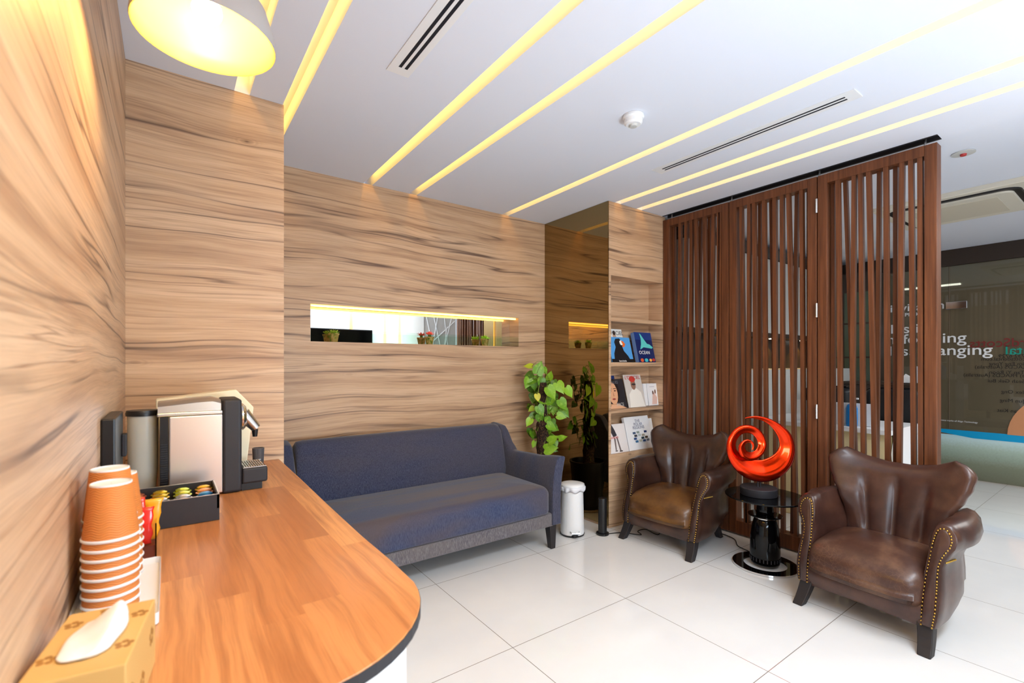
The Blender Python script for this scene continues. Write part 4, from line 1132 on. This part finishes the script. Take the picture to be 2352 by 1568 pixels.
G().prism(ell(-.077, .825, .020, .060, 28), 'Z', TZ, TZ+.0004).build('opening', mat('opening_shadow', rgb(120, 110, 104), .7), tb)
rg = []
for i in range(15):
    f = i/14; y = .762+.108*f
    hw = interp(f, [(0, .014), (.12, .028), (.6, .033), (1, .024)])
    zt = interp(f, [(0, .006), (.3, .016), (.75, .028), (1, .030)])
    pts = []
    for k in range(11):
        q = k/10; x = -.079-hw+2*hw*q+.006*f
        hgt = (q/.86)**1.15 if q < .86 else max(.08, 1-((q-.86)/.14)**1.5)
        pts.append((x, y-.016*math.sin(PI*q)*f, TZ+.001+zt*hgt+.0014*math.sin(7*q+4*f)*(1 if 0 < k < 10 else 0)+.0015))
    rg.append(pts+[(x_, y_+.003, TZ+.0006) for x_, y_, z_ in reversed(pts[1:-1])])
G().loft(rg).build('tissue', 'paper', tb, smooth=True, sub=1)

# ------------------------------------------------------------------ pendant lamps over the counter
def pendant(x, y, label):
    o = thing('pendant_lamp', label, 'pendant lamp', (x, y, 2.0), group='pendant lamps over the counter')
    prof_o = [(.1400, 0), (.1412, .004), (.1370, .035), (.122, .085), (.095, .125), (.060, .152), (.030, .162), (.012, .165)]
    G().lathe(prof_o, (x, y, 2.0), 48).build('shade', 'concrete', o, smooth=True)
    G().lathe([(.1400, 0), (.1375, .001), (.1335, .035), (.118, .083), (.092, .121), (.058, .147), (.02, .157)], (x, y, 2.0), 48).build('lining', 'lamp_in', o, smooth=True)
    G().sphere((x, y, 2.065), .030, 16, 10).build('bulb', 'bulb', o, smooth=True)
    G().lathe([(.001, 2.09), (.018, 2.09), (.018, 2.15), (.001, 2.155)], (x, y, 0), 16).build('socket', 'black', o, smooth=40)
    G().lathe([(.001, 2.165), (.014, 2.165), (.012, 2.20), (.001, 2.205)], (x, y, 0), 16).build('cap', 'black', o, smooth=40)
    G().tube([(x, y, 2.19), (x, y, CEIL)], .003, 8).build('cord', 'black', o)
    return o
pendant(.072, 1.285, 'grey dome pendant lamp with glowing gold inside over the counter')
pendant(.072, .60, 'second grey dome pendant lamp nearer the camera, above the frame')

# ------------------------------------------------------------------ ceiling fittings
def vent(x0, x1, y0, y1, label):
    o = thing('ceiling_vent', label, 'air vent', ((x0+x1)/2, (y0+y1)/2, CEIL), group='linear ceiling vents')
    z0, z1 = CEIL-.004, CEIL-.0003; w_ = x1-x0; a = [x0, x0+w_*.36, x0+w_*.47, x0+w_*.58, x0+w_*.69, x1]
    a = [x0, x0+w_*.34, x0+w_*.48, x0+w_*.60, x0+w_*.74, x1]
    g = G(); e = .05
    g.box(a[0], a[1], y0, y1, z0, z1); g.box(a[2], a[3], y0+e, y1-e, z0, z1); g.box(a[4], a[5], y0, y1, z0, z1)
    g.box(a[1], a[4], y0, y0+e, z0, z1); g.box(a[1], a[4], y1-e, y1, z0, z1)
    g.build('frame', 'white', o)
    for p, q in ((a[1], a[2]), (a[3], a[4])):
        G().box(p, q, y0+e, y1-e, z0+.0006, z1).build('slot', 'dark', o)
    return o
vent(.743, .842, .35, 1.925, 'white linear air vent with two dark slots above the sofa end')
vent(2.506, 2.606, .82, 1.927, 'white linear air vent with two dark slots towards the screen')
sd_ = thing('smoke_detector', 'round white smoke detector on the ceiling between light slots', 'smoke detector', (1.887, 1.562, CEIL))
G().lathe([(.052, -.001), (.053, -.012), (.047, -.020), (.001, -.021)], (1.887, 1.562, CEIL), 32).build('base', 'white', sd_, smooth=40)
G().lathe([(.046, -.020), (.045, -.038), (.036, -.046), (.001, -.046)], (1.887, 1.562, CEIL), 32).build('dome', 'white', sd_, smooth=40)
G().lathe([(.022, -.046), (.018, -.056), (.001, -.057)], (1.887, 1.562, CEIL), 16).build('sensor', 'grey_wall', sd_, smooth=40)
sk = thing('ceiling_speaker', 'small round flush ceiling fitting with red centre, right of screen', 'ceiling fitting', (3.83, .70, CEIL))
G().lathe([(.055, .011), (.055, .006), (.04, .004), (.001, .004)], (3.83, .70, CEIL), 28).build('plate', 'grey_wall', sk, smooth=40)
G().lathe([(.016, .004), (.014, -.006), (.001, -.006)], (3.83, .70, CEIL), 16).build('nozzle', mat('red_plastic', rgb(190, 60, 60), .4), sk, smooth=40)

# air-conditioning cassette
ac = thing('air_conditioner', 'square cream ceiling air-conditioning cassette right of the screen', 'air conditioner', (5.07, .95, CEIL))
def rsq(cx, cy, h, r, n=6):
    pts = []
    for a_, b_, s in ((1, 1, 0), (-1, 1, 1), (-1, -1, 2), (1, -1, 3)):
        for k in range(n+1):
            a = PI/2*(s+k/n); pts.append((cx+a_*(h-r)+r*math.cos(a), cy+b_*(h-r)+r*math.sin(a)))
    return pts
M['ac'] = mat('cream_white_plastic', rgb(228, 222, 205), .4)
zc = CEIL+.012
g = G(); g.loft([[(x, y, zc-.0005) for x, y in rsq(5.07, .95, .44, .01)], [(x, y, zc-.03) for x, y in rsq(5.07, .95, .44, .012)], [(x, y, zc-.035) for x, y in rsq(5.07, .95, .43, .02)]])
g.build('frame', 'ac', ac)
g = G(); g.loft([[(x, y, zc-.0352) for x, y in rsq(5.07, .95, .375, .10)], [(x, y, zc-.045) for x, y in rsq(5.07, .95, .37, .10)]]); g.build('outlet', 'black', ac)
g = G(); g.loft([[(x, y, zc-.0452) for x, y in rsq(5.07, .95, .335, .07)], [(x, y, zc-.056) for x, y in rsq(5.07, .95, .33, .07)]]); g.build('louvre_panel', 'ac', ac)
g = G(); g.loft([[(x, y, zc-.0562) for x, y in rsq(5.07, .95, .25, .01)], [(x, y, zc-.059) for x, y in rsq(5.07, .95, .248, .01)]]); g.build('grille', mat('cream_grille', rgb(212, 204, 184), .5), ac)

# ------------------------------------------------------------------ reception beyond the screen
wc = thing('wall_cabinet', 'white wall cabinets above a lit dark recess seen through the slats', 'cabinet', (5.0, 2.5, 1.57))
for i in range(4):
    x0 = 3.6+.72*i
    o = G().box(x0, x0+.70, 2.42, 2.618, 1.575, 2.345).build('door', 'grey_wall', wc, bevel=.003)
G().box(3.55, 6.55, 2.40, 2.618, 2.35, 2.46).build('cornice', 'darkwood', wc)
G().box(3.55, 6.55, 2.42, 2.618, 1.53, 1.573).build('valance', 'darkwood', wc)
G().box(3.55, 6.55, 2.60, 2.619, 1.205, 1.53).build('recess_panel', 'darkwood', wc)
for x in (4.55, 5.35, 6.1):
    G().lathe([(.001, 0), (.03, 0), (.03, .004), (.001, .004)], (x, 2.52, 1.525), 16).build('spotlight', 'downlight', wc)
    l = bpy.data.lights.new('cabinet_spot', 'SPOT'); l.energy = 6; l.color = (1, .55, .12); l.spot_size = math.radians(110); l.shadow_soft_size = .02
    lo = bpy.data.objects.new('cabinet_spot', l); COL.objects.link(lo); lo.location = (x, 2.53, 1.52)
lowc = tag(G().box(3.55, 6.55, 2.15, 2.618, .001, 1.20).build('low_cabinet', 'grey_wall', bevel=.004), 'pale grey low cabinet along the reception wall behind the desk', 'cabinet')
dk = thing('reception_desk', 'long cream and white reception desk behind the slatted screen', 'desk', (4.4, 1.7, 0))
G().box(4.22, 4.28, 1.16, 2.12, .001, .74).build('front_panel', 'cream', dk, bevel=.004)
G().box(4.17, 4.85, 1.14, 2.13, .742, .778).build('desktop', 'white', dk, bevel=.004)
G().prism([(4.28, .001), (4.75, .001), (4.75, .74), (4.28, .74)], 'Y', 1.16, 1.20).build('end_panel', 'white', dk)
g = G().prism([(1.14, .778), (1.02, .001), (1.10, .001), (1.16, .60)], 'X', 4.24, 4.80); g.build('slanted_leg', 'white', dk)
G().box(4.30, 4.32, 1.25, 1.85, .78, .95).build('privacy_ledge', 'white', dk)
def bottle(x, y, z, label):
    o = thing('pump_bottle', label, 'bottle', (x, y, z), group='blue pump bottles')
    G().lathe([(.001, .001), (.036, .001), (.038, .02), (.038, .135), (.030, .16), (.014, .172), (.014, .18), (.001, .18)], (x, y, z), 24).build('body', mat('blue_bottle', rgb(0, 128, 205), .3), o, smooth=40)
    G().tube([(x, y, z+.18), (x, y, z+.21), (x-.005, y-.045, z+.212)], .007, 8).build('pump', 'white', o, smooth=40)
bottle(4.24, 1.405, .779, 'blue pump bottle on the reception desk behind the screen')
office = None
def office_chair(x, y, label):
    o = thing('office_chair', label, 'office chair', (x, y, 0), group='black office chairs at reception')
    cushion(x-.06, x+.06, y-.2, y+.2, .62, 1.04, .01, r=.05).build('backrest', 'black', o, smooth=50)
    cushion(x-.05, x+.42, y-.22, y+.22, .44, .52, .01, r=.03).build('seat', 'black', o, smooth=50)
    G().tube([(x+.02, y, .64), (x+.0, y, .47)], .02, 8).build('back_support', 'black', o)
    G().tube([(x+.18, y, .44), (x+.18, y, .07)], .025, 10).build('post', 'steel', o)
    for k in range(5):
        a = 2*PI*k/5; G().tube([(x+.18, y, .09), (x+.18+.25*math.cos(a), y+.25*math.sin(a), .05)], .018, 8).sphere((x+.18+.25*math.cos(a), y+.25*math.sin(a), .026), .025, 8, 6).build('leg', 'black', o)
office_chair(5.05, 1.86, 'black office chair behind the desk, left of the screen hinge')
office_chair(5.10, 1.38, 'black office chair behind the desk, right of the screen hinge')
cs = thing('console_cabinet', 'dark wood console against the glass shopfront', 'cabinet', (6.3, 1.75, 0))
G().box(6.10, 6.50, 1.44, 2.10, .001, 1.03).build('body', 'darkwood', cs, bevel=.004)
G().box(6.08, 6.52, 1.42, 2.12, 1.031, 1.06).build('top', 'darkwood', cs, bevel=.003)
bottle(6.16, 1.63, 1.061, 'blue pump bottle on the dark console near the poster')
tag(G().box(6.12, 6.17, 1.505, 1.575, 1.061, 1.12).prism([(1.50, 1.12), (1.58, 1.12), (1.56, 1.15), (1.53, 1.13)], 'X', 6.13, 6.16).build('tissue_pack', 'paper'), 'small white tissue pack beside the bottle on the dark console', 'tissue')
tag(G().box(6.14, 6.146, 1.405+.03, 1.495, 1.061, 1.23).box(6.146, 6.18, 1.44, 1.49, 1.061, 1.066).build('notice_card', mat('grey_white_card', rgb(200, 200, 206), .5)), 'white printed notice card standing on the dark console', 'notice')
dp = thing('display_case', 'dark cabinet with greenish glass doors behind the right screen panel', 'display cabinet', (6.75, 2.1, 0))
G().box(6.6, 6.95, 1.95, 2.60, .001, 2.33).build('carcass', 'darkwood', dp)
for i, (za, zb) in enumerate([(.95, 1.32), (1.34, 1.72), (1.74, 2.10)]):
    for ya in (1.98, 2.30): G().box(6.592, 6.60, ya, ya+.28, za, zb).build('door_glass', mat('green_grey_glass', rgb(82, 92, 76), .15), dp)
fx = thing('ceiling_spotlight', 'small round ceiling downlight above the reception cabinets', 'ceiling light', (5.6, 2.2, CEIL+.01))
G().lathe([(.04, .0), (.045, -.006), (.03, -.006)], (5.6, 2.2, CEIL+.012), 20).build('ring', 'white', fx)
G().lathe([(.03, -.004), (.001, -.004)], (5.6, 2.2, CEIL+.012), 20).build('lens', 'downlight', fx)

# ------------------------------------------------------------------ things seen only in the niche mirror
tv = thing('television', 'wide black television on the wall, reflected in the niche mirror', 'television', (1.95, YR+.03, 1.4))
G().box(1.30, 2.60, YR+.002, YR+.045, 1.05, 1.78).build('housing', 'black', tv, bevel=.004)
G().box(1.315, 2.585, YR+.0455, YR+.047, 1.07, 1.765).build('display', 'gloss_black', tv)
gp = thing('patterned_glass', 'frosted glass panel with crossing diagonal lines, reflected in the niche', 'glass panel', (3.85, YR, 0))
G().box(3.51, 4.12, YR-.03, YR-.02, .01, CEIL-.01).build('pane', 'frost', gp)
g = G()
for (a, b, c_, d_) in [(3.55, .2, 4.1, 2.3), (4.1, .4, 3.6, 2.45), (3.6, 1.2, 3.85, 2.48), (4.05, .9, 3.85, 2.4), (3.52, 1.5, 4.1, 2.0), (3.7, 0.1, 3.95, 1.9), (3.52, 2.2, 3.9, .6)]:
    g.tube([(a, YR-.016, b), (c_, YR-.016, d_)], .006, 6)
g.build('diagonal_lines', 'white', gp)
